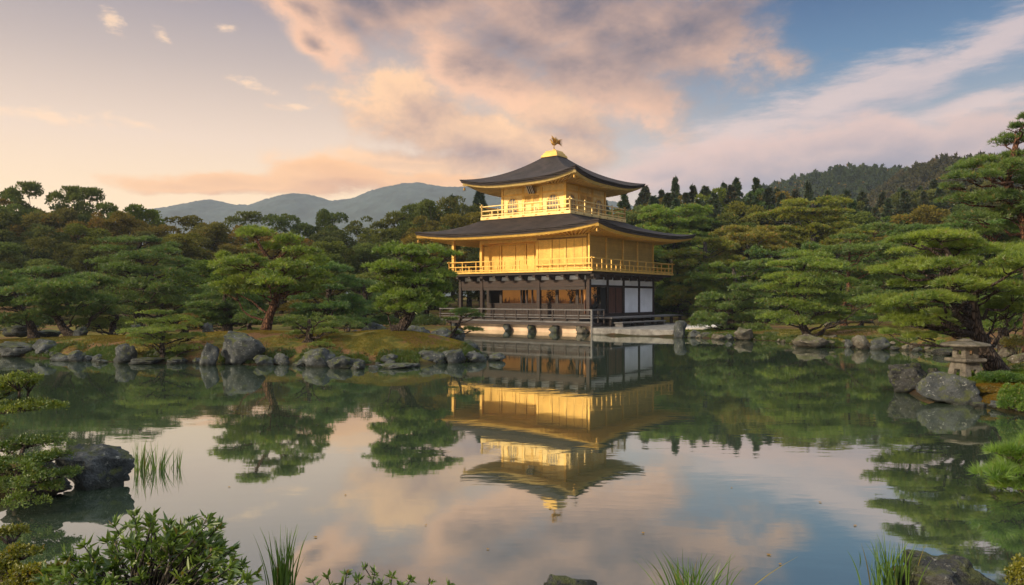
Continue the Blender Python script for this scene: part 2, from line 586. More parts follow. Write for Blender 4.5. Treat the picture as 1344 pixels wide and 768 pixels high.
NEEDLE_BRIGHT = m_leaf('bright_pine_needles', (0.074, 0.130, 0.020, 1), (0.300, 0.345, 0.036, 1), 0.45)
LEAF = m_leaf('broad_leaves', (0.050, 0.072, 0.026, 1), (0.155, 0.165, 0.052, 1), 0.38, 0.35, 0.0)
FIRLEAF = m_leaf('conifer_needles', (0.022, 0.044, 0.022, 1), (0.060, 0.090, 0.034, 1), 0.2, 0.4)
SHRUBLEAF = m_leaf('glossy_shrub_leaves', (0.050, 0.100, 0.016, 1), (0.170, 0.240, 0.036, 1), 0.36, 2.2, 0.05)
AZALEA = m_leaf('azalea_leaves', (0.045, 0.080, 0.012, 1), (0.190, 0.200, 0.026, 1), 0.34, 2.0)
REED = m_leaf('reed_blades', (0.045, 0.100, 0.014, 1), (0.130, 0.200, 0.030, 1), 0.35, 2.0, 0.03)
GRASSBLADE = m_leaf('moss_grass', (0.095, 0.095, 0.018, 1), (0.250, 0.200, 0.040, 1), 0.3, 0.8, 0.0)


def m_lit_screen():
    """Gilded screens inside, lit from within: amber, with a dim painted landscape along the bottom."""
    m, t, out = material('lit_amber_screen')
    co = obj_co(t)
    sx = t.n('ShaderNodeSeparateXYZ')
    t.links.new(co, sx.inputs[0])
    n = t.noise(t.mapping(co, scale=(1, 1, 0.45)), 3.2, 6, 0.7)
    z = sx.outputs[2]
    hill = t.smooth(t.m('SUBTRACT', t.m('MULTIPLY', n, 1.6), t.m('SUBTRACT', z, 1.65)), 0.20, 0.46)
    col = t.mix(hill, (0.46, 0.19, 0.042, 1), (0.060, 0.018, 0.006, 1))
    n2 = t.noise(co, 0.8, 3, 0.5)
    col = t.mix(t.m('MULTIPLY', t.smooth(n2, 0.45, 0.7), 0.5), col, (0.34, 0.13, 0.03, 1))
    principled(t, out, col, 0.6, 0.0, None, emis=col, emis_s=0.30)
    return m


SCREEN = m_lit_screen()


# ----------------------------------------------------------------------------- the ground and the pond
SHORE = [(-260, 29.5), (-100, 28.8), (0, 28.0), (60, 27.2), (100, 26.3), (150, 25.4), (280, 24.8), (400, 24.5), (500, 24.4), (560, 24.8),
         (612, 25.8), (636, 27.0), (634, 28.4), (600, 30.6), (560, 32.6), (505, 35.2), (470, 37.5), (462, 40.0), (490, 42.0), (540, 42.6), (585, 43.6), (598, 47.0), (606, 52.0)]
SHORE_B = [(625, 56.0), (769, 48.2), (779, 46.0), (800, 44.2), (885, 42.2), (960, 39.6), (1010, 38.6), (1040, 36.0), (1060, 33.6), (1110, 33.2), (1180, 32.0), (1240, 29.4), (1300, 25.0),
           (1330, 21.2), (1290, 20.4), (1240, 19.7), (1196, 18.6), (1182, 17.6), (1196, 16.9), (1230, 16.2), (1290, 14.9), (1344, 14.0), (1420, 12.6), (1490, 10.6)]
far_poly = [(GX(p, d), d) for p, d in SHORE] + [(GX(p, d), d) for p, d in SHORE_B] + [(9.4, 8.6), (30, 8.0), (900, 0), (900, 2600), (-900, 2600), (-900, 40)]
near_poly = [(-60, 13), (-9.0, 10.4), (-6.3, 9.6), (-5.5, 8.9), (-5.4, 8.1), (-6.6, 7.5), (-7.5, 6.6), (-6.0, 6.0), (-4.3, 5.6), (-2.7, 5.2), (-1.3, 4.9), (0, 4.75), (1.6, 4.8), (3.3, 5.0), (4.4, 5.5), (5.4, 6.6),
             (6.0, 8.0), (6.9, 9.6), (10.5, 9.8), (40, 9), (60, -30), (-60, -30)]


def poly_sd(X, Y, poly):
    """Signed distance to a polygon, positive inside."""
    P = np.array(poly, float)
    Q = np.roll(P, -1, axis=0)
    best = np.full(X.shape, 1e18)
    inside = np.zeros(X.shape, bool)
    for (x0, y0), (x1, y1) in zip(P, Q):
        ex, ey = x1 - x0, y1 - y0
        t = np.clip(((X - x0) * ex + (Y - y0) * ey) / (ex * ex + ey * ey), 0, 1)
        best = np.minimum(best, (X - x0 - t * ex) ** 2 + (Y - y0 - t * ey) ** 2)
        cond = (y0 > Y) != (y1 > Y)
        with np.errstate(divide='ignore', invalid='ignore'):
            xi = x0 + (Y - y0) * ex / (ey if ey != 0 else 1e-12)
        inside ^= cond & (X < xi)
    dd = np.sqrt(best)
    return np.where(inside, dd, -dd)


MOUNDS = [(GX(525, 27.6), 27.6, 2.6, 1.7, 0.55), (GX(330, 28.2), 28.2, 4.2, 2.3, 0.55), (GX(120, 30), 30, 4.5, 2.5, 0.28), (GX(1310, 17.6), 17.6, 2.2, 1.7, 0.06),
          (GX(1200, 37), 37, 5, 3, 0.35), (GX(1330, 30), 30, 4, 3, 0.5)]
BX, BY, BPHI = 3.09, 54.0, math.radians(-37)     # the pavilion's middle and its turn


def ground_z(X, Y):
    X = np.asarray(X, float)
    Y = np.asarray(Y, float)
    s = np.maximum(poly_sd(X, Y, far_poly), poly_sd(X, Y, near_poly))
    wob = 0.18 * np.sin(X * 1.7 + 0.6 * np.sin(Y * 1.3)) * np.sin(Y * 1.9 + X * 0.4)
    s2 = s + wob * np.clip(1.5 - np.abs(s) * 0.3, 0, 1)
    land = 0.30 * (1 - np.exp(-np.maximum(s2, 0) / 0.45)) + 0.12 * (1 - np.exp(-np.maximum(s2, 0) / 3.0))
    z = np.where(s2 > 0, land, np.maximum(s2 * 0.7, -1.0))
    inl = np.clip(s2 / 0.8, 0, 1)
    for mx, my, rx, ry, a in MOUNDS:
        z = z + inl * a * np.exp(-((X - mx) / rx) ** 2 - ((Y - my) / ry) ** 2)
    z = z + inl * np.clip(Y - 58, 0, 60) * 0.035 + inl * 0.03 * np.sin(X * 0.9 + 1.0) * np.sin(Y * 0.8)
    # level ground under the pavilion
    dx_, dy_ = X - BX, Y - BY
    lx = math.cos(BPHI) * dx_ + math.sin(BPHI) * dy_
    ly = -math.sin(BPHI) * dx_ + math.cos(BPHI) * dy_
    q = np.maximum(np.maximum(np.abs(lx) - 7.0, np.abs(ly + 0.5) - 6.5), 0)
    k = np.clip(1 - q / 1.5, 0, 1)
    return z * (1 - k) + k * np.minimum(z, 0.22)


def gz(x, y):
    return float(ground_z(np.array([x]), np.array([y]))[0])


def spaced(a, b, n, c, pw):
    u = np.linspace(-1, 1, n)
    s = np.sign(u) * np.abs(u) ** pw
    return np.where(s < 0, c + s * (c - a), c + s * (b - c))


gx = np.unique(np.concatenate([np.linspace(-26, 26, 210), spaced(-900, 900, 120, 0, 3.2)]))
gy = np.unique(np.concatenate([np.linspace(2, 50, 190), spaced(-40, 2600, 120, 30, 3.2)]))
GXX, GYY = np.meshgrid(gx, gy)
GZZ = ground_z(GXX, GYY)
nx, ny = len(gx), len(gy)
idx = np.arange(nx * ny).reshape(ny, nx)
quads = np.stack([idx[:-1, :-1], idx[:-1, 1:], idx[1:, 1:], idx[1:, :-1]], -1).reshape(-1, 4)


def m_ground():
    m, t, out = material('mossy_ground')
    co = obj_co(t)
    n1 = t.noise(co, 0.45, 5, 0.6)
    n2 = t.noise(co, 2.4, 6, 0.7)
    n3 = t.noise(co, 24, 4, 0.7)
    moss = t.mix(t.smooth(n2, 0.35, 0.65), (0.060, 0.070, 0.016, 1), (0.190, 0.150, 0.030, 1))
    earth = t.mix(t.smooth(n3, 0.35, 0.65), (0.085, 0.045, 0.020, 1), (0.21, 0.115, 0.050, 1))
    col = t.mix(t.smooth(t.m('ADD', n1, t.m('MULTIPLY', t.m('SUBTRACT', n2, 0.5), 0.35)), 0.49, 0.58), moss, earth)
    sx = t.n('ShaderNodeSeparateXYZ')
    t.links.new(co, sx.inputs[0])
    wet = t.smooth(t.m('ADD', sx.outputs[2], t.m('MULTIPLY', t.m('SUBTRACT', n2, 0.5), 0.2)), 0.05, 0.24, 1.0, 0.0)
    col = t.mix(t.m('MULTIPLY', wet, 0.85), col, (0.020, 0.016, 0.010, 1))
    principled(t, out, col, 0.95, 0, t.m('ADD', n3, n2), 0.05, spec=0.1)
    return m


ground = link('ground', np_mesh('ground', np.stack([GXX, GYY, GZZ], -1).reshape(-1, 3), quads, True), m_ground())
tag(ground, 'mossy garden ground with grass and bare earth around the pond', 'ground', kind='structure')


def m_water():
    m, t, out = material('still_pond_water')
    co = t.n('ShaderNodeNewGeometry').outputs['Position']
    n1 = t.noise(t.mapping(co, scale=(0.45, 1.0, 1)), 1.1, 3, 0.5, 0.4)
    n2 = t.noise(t.mapping(co, scale=(0.6, 1.0, 1)), 5.0, 2, 0.5)
    patch = t.smooth(t.noise(co, 0.09, 2, 0.5), 0.42, 0.62, 0.35, 1.0)
    h = t.m('MULTIPLY', t.m('ADD', n1, t.m('MULTIPLY', n2, 0.24)), patch)
    bm = t.n('ShaderNodeBump')
    bm.inputs['Strength'].default_value = 1.0
    bm.inputs['Distance'].default_value = 0.0034
    t.links.new(h, bm.inputs['Height'])
    d = t.n('ShaderNodeBsdfDiffuse')
    d.inputs[0].default_value = (0.034, 0.052, 0.030, 1)
    g = t.n('ShaderNodeBsdfGlossy')
    g.inputs['Roughness'].default_value = 0.028
    g.inputs['Color'].default_value = (0.93, 0.95, 0.93, 1)
    t.links.new(bm.outputs[0], g.inputs['Normal'])
    fr = t.n('ShaderNodeFresnel')
    fr.inputs[0].default_value = 1.5
    t.links.new(bm.outputs[0], fr.inputs['Normal'])
    f = t.m('ADD', 0.46, t.m('MULTIPLY', fr.outputs[0], 0.5), clamp=True)
    ms = t.n('ShaderNodeMixShader')
    t.links.new(f, ms.inputs[0])
    t.links.new(d.outputs[0], ms.inputs[1])
    t.links.new(g.outputs[0], ms.inputs[2])
    t.links.new(ms.outputs[0], out.inputs[0])
    return m


wm = MB()
wm.add([(-120, -30, 0), (120, -30, 0), (120, 62, 0), (-120, 62, 0)], [(0, 1, 2, 3)])
water = wm.build('water', m_water())
tag(water, 'still dark green pond mirroring the pavilion and the sky', 'pond', kind='structure')

exec_parts = []
# ----------------------------------------------------------------------------- the pavilion (local frame: -y is the sunny lake face, +x the shaded face)
pav = empty('golden_pavilion', (BX, BY, 0), BPHI)
tag(pav, 'three storey gold leaf pavilion with two dark curved roofs standing at the pond', 'pavilion')
CP, SP = math.cos(BPHI), math.sin(BPHI)


def face_x(px, ly):
    """local x of the photo column px on the plane local y = ly"""
    k = (px - 672) / F
    # BX + CP*x - SP*ly = k*(BY + SP*x + CP*ly)
    return (k * (BY + CP * ly) - BX + SP * ly) / (CP - k * SP)


def face_y(px, lx):
    k = (px - 672) / F
    return (k * (BY + SP * lx) - BX - CP * lx) / (-SP - k * CP)


def hip_roof(name, outer, inner, ze, zt, up, thick, wall, soff_z, trim_mat, n=28, mrows=14):
    ox0, ox1, oy0, oy1 = outer
    ix0, ix1, iy0, iy1 = inner
    sides = [((ox0, oy0), (ox1, oy0), (ix0, iy0), (ix1, iy0)), ((ox1, oy0), (ox1, oy1), (ix1, iy0), (ix1, iy1)),
             ((ox1, oy1), (ox0, oy1), (ix1, iy1), (ix0, iy1)), ((ox0, oy1), (ox0, oy0), (ix0, iy1), (ix0, iy0))]

    def P(side, s, t, dz=0.0, inset=0.0):
        a, b, c, d = side
        k = (s + 1) / 2
        e = Vector((a[0] + (b[0] - a[0]) * k, a[1] + (b[1] - a[1]) * k))
        i = Vector((c[0] + (d[0] - c[0]) * k, c[1] + (d[1] - c[1]) * k))
        # the eave bows out a little towards its corners
        e = e + (e - i).normalized() * (0.16 * abs(s) ** 3 - 0.05)
        tt = t + inset
        p = e.lerp(i, tt)
        f = 0.42 * t + 0.58 * t * t
        z = ze + (zt - ze) * f + up * abs(s) ** 3.2 * (1 - t) ** 2 + dz
        return (p.x, p.y, z)

    top = MB()
    for sdn in sides:
        vs = []
        # underside lip, edge bottom, edge top, then the slope
        for j in range(-2, mrows + 1):
            for i in range(n + 1):
                s = -1 + 2 * i / n
                if j == -2:
                    vs.append(P(sdn, s, 0, -thick * 1.0, 0.10))
                elif j == -1:
                    vs.append(P(sdn, s, 0, -thick, 0.02))
                else:
                    vs.append(P(sdn, s, j / mrows))
        R = mrows + 3
        top.add(vs, [(j * (n + 1) + i, j * (n + 1) + i + 1, (j + 1) * (n + 1) + i + 1, (j + 1) * (n + 1) + i) for j in range(R - 1) for i in range(n)])
    o = top.build(name, ROOF, pav, smooth=True)
    es = o.modifiers.new('edges', 'EDGE_SPLIT')
    es.split_angle = math.radians(35)
    # the thick eave: a second, set-back layer of shingles
    lay = MB()
    for sdn in sides:
        vs = []
        for (dz, ins) in ((-thick + 0.003, 0.020), (-thick - 0.05, 0.022), (-thick - 0.052, 0.055)):
            for i in range(n + 1):
                vs.append(P(sdn, -1 + 2 * i / n, 0, dz, ins))
        lay.add(vs, [(j * (n + 1) + i, j * (n + 1) + i + 1, (j + 1) * (n + 1) + i + 1, (j + 1) * (n + 1) + i) for j in range(2) for i in range(n)])
    lay.build('eave_layer', DARKWOOD, o)
    # gold board under the edge
    trim = MB()
    for sdn in sides:
        vs = []
        for (dz, ins) in ((-thick + 0.004, 0.045), (-thick - 0.07, 0.05), (-thick - 0.20, 0.065), (-thick - 0.21, 0.12)):
            for i in range(n + 1):
                vs.append(P(sdn, -1 + 2 * i / n, 0, dz, ins))
        trim.add(vs, [(j * (n + 1) + i, j * (n + 1) + i + 1, (j + 1) * (n + 1) + i + 1, (j + 1) * (n + 1) + i) for j in range(3) for i in range(n)])
    trim.build('eave_board', trim_mat, o, smooth=False)
    # soffit and rafters
    wx0, wx1, wy0, wy1 = wall
    sf, ra = MB(), MB()
    wcor = [((wx0, wy0), (wx1, wy0)), ((wx1, wy0), (wx1, wy1)), ((wx1, wy1), (wx0, wy1)), ((wx0, wy1), (wx0, wy0))]
    for sdn, (wa, wb) in zip(sides, wcor):
        vs = []
        for j in range(2):
            for i in range(n + 1):
                s = -1 + 2 * i / n
                k = i / n
                if j == 0:
                    vs.append(P(sdn, s, 0, -thick - 0.13, 0.07))
                else:
                    vs.append((wa[0] + (wb[0] - wa[0]) * k, wa[1] + (wb[1] - wa[1]) * k, soff_z))
        sf.add(vs, [(i, i + 1, n + 1 + i + 1, n + 1 + i) for i in range(n)])
        L = math.hypot(sdn[1][0] - sdn[0][0], sdn[1][1] - sdn[0][1])
        nr = int(L / 0.36)
        for r in range(1, nr):
            s = -1 + 2 * r / nr
            k = r / nr
            p = Vector(P(sdn, s, 0, -thick - 0.19, 0.085))
            q = Vector((wa[0] + (wb[0] - wa[0]) * k, wa[1] + (wb[1] - wa[1]) * k, soff_z - 0.06))
            ra.bar(p, q, 0.085, 0.10)
    sf.build('soffit', trim_mat, o)
    ra.build('rafters', trim_mat, o)
    # bells and beam ends at the corners
    for sdn in sides[:2] + sides[3:]:
        p = Vector(P(sdn, -1, 0, -thick - 0.2, 0.06))
        hipd = (p - Vector(((wx0 + wx1) / 2, (wy0 + wy1) / 2, p.z))).normalized()
        MB().bar(p - hipd * 1.6 + Vector((0, 0, -0.12)), p + hipd * 0.12 + Vector((0, 0, 0.02)), 0.16, 0.18).build('corner_beam', trim_mat, o)
        b = MB()
        b.tube([p + Vector((0, 0, -0.05)), p + Vector((0, 0, -0.2))], 0.012, 5)
        b.lathe([(0.02, 0), (0.07, -0.02), (0.085, -0.16), (0.11, -0.20)], p + Vector((0, 0, -0.2)), 10)
        b.build('wind_bell', BRONZE, o)
    return o


roof3 = hip_roof('upper_roof', (-4.83, 4.83, -4.83, 4.83), (-0.55, 0.55, -0.55, 0.55), 10.28, 12.55, 0.46, 0.17, (-2.72, 2.72, -2.72, 2.72), 10.22, GOLD_PALE)
roof2 = hip_roof('lower_roof', (-7.86, 7.40, -6.32, 8.0), (-3.70, 3.70, -3.70, 3.70), 6.66, 7.86, 0.40, 0.20, (-3.6, 5.33, -4.25, 5.29), 6.42, GOLD)

cap = MB()
cap.frustum(0, 0, 12.47, 12.66, 0.72, 0.72, 0.66, 0.66)
cap.frustum(0, 0, 12.66, 12.80, 0.60, 0.60, 0.56, 0.56)
cap.frustum(0, 0, 12.80, 12.95, 0.52, 0.52, 0.44, 0.44)
cap.lathe([(0.22, 12.98), (0.12, 13.06), (0.10, 13.12)], (0, 0, 0), 12)
cap.build('roof_cap', GOLD, pav, bevel=0.01)


def phoenix():
    """gilt bird, wings raised, tail fanned; it faces the left of the photograph"""
    b = MB()
    X = lambda u, v, z: (u * 0.80 + v * 0.60, u * 0.60 - v * 0.80, z)   # u forward-right in the picture plane, v depth
    # body and neck
    b.tube([X(0.16, 0, 13.44), X(0.05, 0, 13.40), X(-0.06, 0, 13.42), X(-0.13, 0, 13.50), X(-0.17, 0, 13.60), X(-0.20, 0, 13.64)], [0.03, 0.09, 0.10, 0.065, 0.04, 0.045], 8)
    b.tube([X(-0.20, 0, 13.645), X(-0.29, 0, 13.62)], [0.028, 0.006], 6)
    b.tube([X(-0.19, 0, 13.67), X(-0.16, 0, 13.74)], [0.02, 0.006], 5)
    # legs
    for v in (-0.05, 0.05):
        b.tube([X(0.0, v, 13.40), X(-0.02, v, 13.24), X(0.0, v, 13.10)], [0.035, 0.02, 0.025], 6)
    # wings: feathers fanned in two raised blades
    for v, lean, du in ((-0.08, -0.12, 0.16), (0.08, 0.14, -0.10)):
        for k in range(6):
            a = k / 5
            p = Vector(X(-0.04 + 0.13 * a, v, 13.46))
            q = Vector(X(-0.06 + du + 0.22 * a, v + lean * (0.7 + 0.3 * a), 13.86 - 0.22 * a))
            b.tube([p, p.lerp(q, 0.6) + Vector((0, 0, 0.02)), q], [0.02, 0.034, 0.008], 5)
    # tail plumes
    for k in range(6):
        a = (k - 2.5) / 2.5
        b.tube([X(0.13, 0, 13.45), X(0.28, 0.05 * a, 13.52 + 0.10 * a), X(0.46, 0.10 * a, 13.46 + 0.18 * a)], [0.025, 0.03, 0.006], 5)
    b.v = [(x * 1.3, y * 1.3, 13.10 + (z - 13.10) * 1.3) for x, y, z in b.v]
    b.build('phoenix_finial', BRONZE, pav, smooth=True)


phoenix()


def railing(name, mat, runs, z0, heights, post_h, step, thick, parent, main=None, sub=None):
    """one balustrade: rails at the heights, posts every step; runs are straight lines in plan"""
    b = MB()
    for (a, c) in runs:
        a, c = Vector((*a, 0)), Vector((*c, 0))
        d = (c - a)
        L = d.length
        d.normalize()
        for h in heights:
            ext = 0.18 if h == heights[-1] else 0.0
            b.bar(a - d * ext + Vector((0, 0, z0 + h)), c + d * ext + Vector((0, 0, z0 + h)), thick * 0.9, thick * 0.8)
        nn = max(1, round(L / step))
        for i in range(nn + 1):
            p = a + d * (L * i / nn)
            hh = post_h if (i % 2 == 0) else heights[-2] if len(heights) > 1 else post_h
            if i in (0, nn):
                hh = post_h + 0.06
            t_ = thick * (1.25 if i in (0, nn) else 0.85)
            b.box(p.x - t_ / 2, p.x + t_ / 2, p.y - t_ / 2, p.y + t_ / 2, z0, z0 + hh)
    return b.build(name, mat, parent)


# --- third storey
S = 2.69
D3 = 3.83
b = MB()
b.box(-D3 + 0.25, D3 - 0.25, -D3 + 0.25, D3 - 0.25, 7.55, 7.82)
b.box(-D3, D3, -D3, D3, 7.823, 8.05)
b.build('upper_balcony', GOLD_PALE, pav, bevel=0.015)
for u in np.linspace(-3.2, 3.2, 7):
    MB().box(u - 0.10, u + 0.10, -D3 - 0.012, -D3 + 0.05, 7.88, 7.95).build('beam_fitting', BRONZE, pav)
    MB().box(D3 - 0.05, D3 + 0.012, u - 0.10, u + 0.10, 7.88, 7.95).build('beam_fitting', BRONZE, pav)
e = D3 - 0.08
railing('upper_railing', GOLD_PALE, [((-e, -e), (e, -e)), ((e, -e), (e, e)), ((e, e), (-e, e)), ((-e, e), (-e, -e))], 8.05, [0.12, 0.42, 0.74], 0.86, 0.95, 0.085, pav)
b = MB()
b.box(-S, S, -S, S, 8.05, 10.3)
b.build('upper_wall', GOLD_PALE, pav)
xs = [-S, face_x(687, -S), face_x(710.5, -S), S]
ys = [-S, face_y(760, S), face_y(777.5, S), S]
for x in xs:
    MB().box(x - 0.09, x + 0.09, -S - 0.05, -S + 0.09, 8.05, 10.24).build('upper_post', GOLD, pav)
for y in ys[1:]:
    MB().box(S - 0.09, S + 0.05, y - 0.09, y + 0.09, 8.05, 10.24).build('upper_post', GOLD, pav)
b = MB()
for z0, z1 in ((9.52, 9.66), (8.05, 8.17), (10.02, 10.14)):
    b.box(-S - 0.03, S + 0.03, -S - 0.032, -S + 0.01, z0, z1)
    b.box(S - 0.01, S + 0.032, -S - 0.03, S + 0.03, z0, z1)
b.build('upper_beams', GOLD, pav)
PANE = m_plain('dim_window_lattice', (0.17, 0.14, 0.115, 1), 0.35, 0.3, 5.0)


def arched_window(c, half, along):
    """bell-shaped window: frame, dim pane and slender bars"""
    def pt(u, z, out):
        return (c + u, -S - out, z) if along == 'x' else (S + out, c + u, z)
    z0, z1 = 8.20, 9.42
    prof = []
    for k in range(17):
        a = math.pi * k / 16
        u = half * math.cos(a) * (1.0 if abs(math.cos(a)) < 0.999 else 1.06)
        prof.append((u, z0 + 0.62 + (z1 - z0 - 0.62) * math.sin(a) ** 0.75))
    outl = [(half * 1.08, z0)] + prof + [(-half * 1.08, z0)]
    fr = MB()
    n = len(outl)
    vs = [pt(u, z, 0.05) for u, z in outl] + [pt(u * 0.86, z0 + (z - z0) * 0.93 + 0.02, 0.05) for u, z in outl] + \
         [pt(u, z, -0.02) for u, z in outl] + [pt(u * 0.86, z0 + (z - z0) * 0.93 + 0.02, 0.012) for u, z in outl]
    fs = []
    for i in range(n - 1):
        fs += [(i, i + 1, n + i + 1, n + i), (i, 2 * n + i, 2 * n + i + 1, i + 1), (n + i, n + i + 1, 3 * n + i + 1, 3 * n + i)]
    fr.add(vs, fs)
    fr.bar(pt(-half * 1.15, z0, 0.04), pt(half * 1.15, z0, 0.04), 0.09)
    f = fr.build('arched_window', GOLD, pav)
    pn = MB()
    pn.add([pt(u * 0.88, z0 + (z - z0) * 0.94 + 0.01, 0.010) for u, z in outl], [tuple(range(n))])
    pn.build('pane', PANE, f)
    br = MB()
    for k in (-0.5, 0, 0.5):
        br.bar(pt(half * k, z0, 0.024), pt(half * k, z1 - 0.1 - 0.2 * abs(k), 0.024), 0.035)
    for z in (8.55, 8.85, 9.1):
        br.bar(pt(-half * 0.82, z, 0.022), pt(half * 0.82, z, 0.022), 0.025)
    br.build('window_bars', GOLD_PALE, f)


for pa, pb in ((666.5, 679.5), (718.5, 733.5)):
    a_, b_ = face_x(pa, -S), face_x(pb, -S)
    arched_window((a_ + b_) / 2, abs(b_ - a_) / 2, 'x')
for pa, pb in ((745.5, 755), (781, 790.5)):
    a_, b_ = face_y(pa, S), face_y(pb, S)
    arched_window((a_ + b_) / 2, abs(b_ - a_) / 2, 'y')


def panel_door(lo, hi, along):
    b, p = MB(), MB()
    def bx(mb, u0, u1, z0, z1, o0, o1):
        if along == 'x':
            mb.box(u0, u1, -S - o1, -S - o0, z0, z1)
        else:
            mb.box(S + o0, S + o1, u0, u1, z0, z1)
    mid = (lo + hi) / 2
    for u0, u1 in ((lo + 0.1, mid - 0.02), (mid + 0.02, hi - 0.1)):
        bx(b, u0, u0 + 0.06, 8.18, 9.5, 0.0, 0.04)
        bx(b, u1 - 0.06, u1, 8.18, 9.5, 0.0, 0.04)
        for z in (8.18, 8.62, 8.86, 9.44):
            bx(b, u0 + 0.06, u1 - 0.06, z, z + 0.055, 0.0, 0.038)
        for k in range(1, 6):
            u = u0 + (u1 - u0) * k / 6
            bx(b, u - 0.012, u + 0.012, 8.92, 9.44, 0.008, 0.03)
        bx(p, u0 + 0.06, u1 - 0.06, 8.915, 9.44, -0.01, 0.006)
    d = b.build('panel_door', GOLD, pav)
    p.build('door_lattice_back', m_gold('dim_gold', (0.52, 0.34, 0.11), 0.2, 0.6), d)


panel_door(xs[1], xs[2], 'x')
panel_door(ys[1], ys[2], 'y')
# name board under the upper eave
px_ = face_x(695.5, -S - 0.35)
bd = MB()
bd.add([(px_ - 0.26, -S - 0.16, 9.55), (px_ + 0.26, -S - 0.16, 9.55), (px_ + 0.26, -S - 0.55, 10.12), (px_ - 0.26, -S - 0.55, 10.12),
        (px_ - 0.26, -S - 0.11, 9.58), (px_ + 0.26, -S - 0.11, 9.58), (px_ + 0.26, -S - 0.50, 10.15), (px_ - 0.26, -S - 0.50, 10.15)],
       [(0, 1, 2, 3), (4, 7, 6, 5), (0, 4, 5, 1), (1, 5, 6, 2), (2, 6, 7, 3), (3, 7, 4, 0)])
nb = bd.build('name_board', DARKWOOD, pav)
st = MB()
for u in (-0.22, -0.06, 0.10, 0.22):
    st.bar((px_ + u, -S - 0.172, 9.56), (px_ + u, -S - 0.562, 10.12), 0.045, 0.012)
st.build('board_strips', PLASTER, nb)

# --- second storey
X0, X1, Y0, Y1 = -3.48, 5.30, -4.22, 5.26
XS = face_x(705, Y0)
b = MB()
b.box(-5.65, 6.40, -5.32, 6.48, 3.93, 4.06)
b.build('balcony_floor', GOLD, pav, bevel=0.01)
b = MB()
b.box(-5.5, 6.25, -5.17, 6.33, 3.78, 3.925)
for x in np.arange(-5.0, 6.3, 1.12):
    b.box(x - 0.11, x + 0.11, -5.05, Y0 - 0.06, 3.60, 3.777)
    b.box(x - 0.09, x + 0.09, -4.75, Y0 - 0.06, 3.44, 3.597)
for y in np.arange(-4.3, 6.3, 1.18):
    b.box(X1 + 0.06, 6.10, y - 0.11, y + 0.11, 3.60, 3.777)
    b.box(X1 + 0.06, 5.85, y - 0.09, y + 0.09, 3.44, 3.597)
b.build('balcony_brackets', DARKWOOD, pav)
b = MB()
b.box(XS, X1, Y0, Y1, 4.062, 6.40)
b.build('shutter_wall', GOLD_SHUT, pav)
b = MB()
b.box(X0, XS - 0.005, Y0 + 0.85, Y1 - 0.02, 4.062, 6.39)
b.build('recessed_wall', GOLD, pav)
MB().box(X0 - 0.05, XS - 0.01, Y0 - 0.02, Y0 + 0.8, 6.06, 6.36).build('porch_beam', GOLD, pav)
for px in (705.5, 723.5, 742, 773.2):
    x = face_x(px, Y0)
    MB().box(x - 0.07, x + 0.07, Y0 - 0.045, Y0 + 0.02, 4.062, 6.34).build('gold_post', GOLD, pav)
SEAM = m_plain('seam_shadow_gap', (0.20, 0.11, 0.03, 1), 0.6, 0.2)
b = MB()
for px in (723.5, 732.5, 742, 752, 763):
    x = face_x(px, Y0)
    b.box(x + 0.075, x + 0.10, Y0 - 0.006, Y0 + 0.01, 4.1, 6.1)
b.box(XS, X1, Y0 - 0.05, Y0 - 0.005, 6.12, 6.22)
b.build('shutter_seams', SEAM, pav)
for x, yy in ((X0, Y0 + 0.1), (-5.32, -5.05), (-5.32, 1.0)):
    MB().box(x - 0.10, x + 0.10, yy - 0.10, yy + 0.10, 4.062, 6.42).build('gold_post', GOLD, pav)
for pa, pb in ((636, 656), (660, 677), (678, 689), (692, 702)):
    a_, b_ = face_x(pa, Y0 + 0.85), face_x(pb, Y0 + 0.85)
    mb = MB()
    mb.box(a_, b_, Y0 + 0.80, Y0 + 0.846, 4.15, 5.95)
    mb.build('sliding_panel', GOLD_SHUT if pa == 636 else GOLD, pav, bevel=0.01)
b = MB()
for px in (658, 690.5):
    x = face_x(px, Y0 + 0.85)
    b.box(x - 0.06, x + 0.06, Y0 + 0.76, Y0 + 0.84, 4.062, 6.2)
b.box(X0, XS - 0.006, Y0 + 0.77, Y0 + 0.84, 5.98, 6.06)
b.build('recess_posts', GOLD, pav)
for px in (795, 817, 836, 856.5):
    y = face_y(px, X1)
    MB().box(X1 - 0.02, X1 + 0.07, y - 0.09, y + 0.09, 4.062, 6.36).build('gold_post', GOLD, pav)
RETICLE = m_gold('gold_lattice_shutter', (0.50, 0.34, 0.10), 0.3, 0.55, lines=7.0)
yb = [Y0] + [face_y(px, X1) for px in (795, 817, 836, 856.5)]
for i in range(4):
    mb = MB()
    mb.box(X1 - 0.01, X1 + 0.035, yb[i] + 0.12, yb[i + 1] - 0.12, 4.12, 6.28)
    mb.build('lattice_shutter', RETICLE, pav)
railing('balcony_railing', GOLD, [((-5.57, -5.24), (6.32, -5.24)), ((6.32, -5.24), (6.32, 6.40)), ((6.32, 6.40), (-5.57, 6.40)), ((-5.57, 6.40), (-5.57, -5.24))],
        4.062, [0.08, 0.36, 0.70], 0.72, 0.62, 0.07, pav)

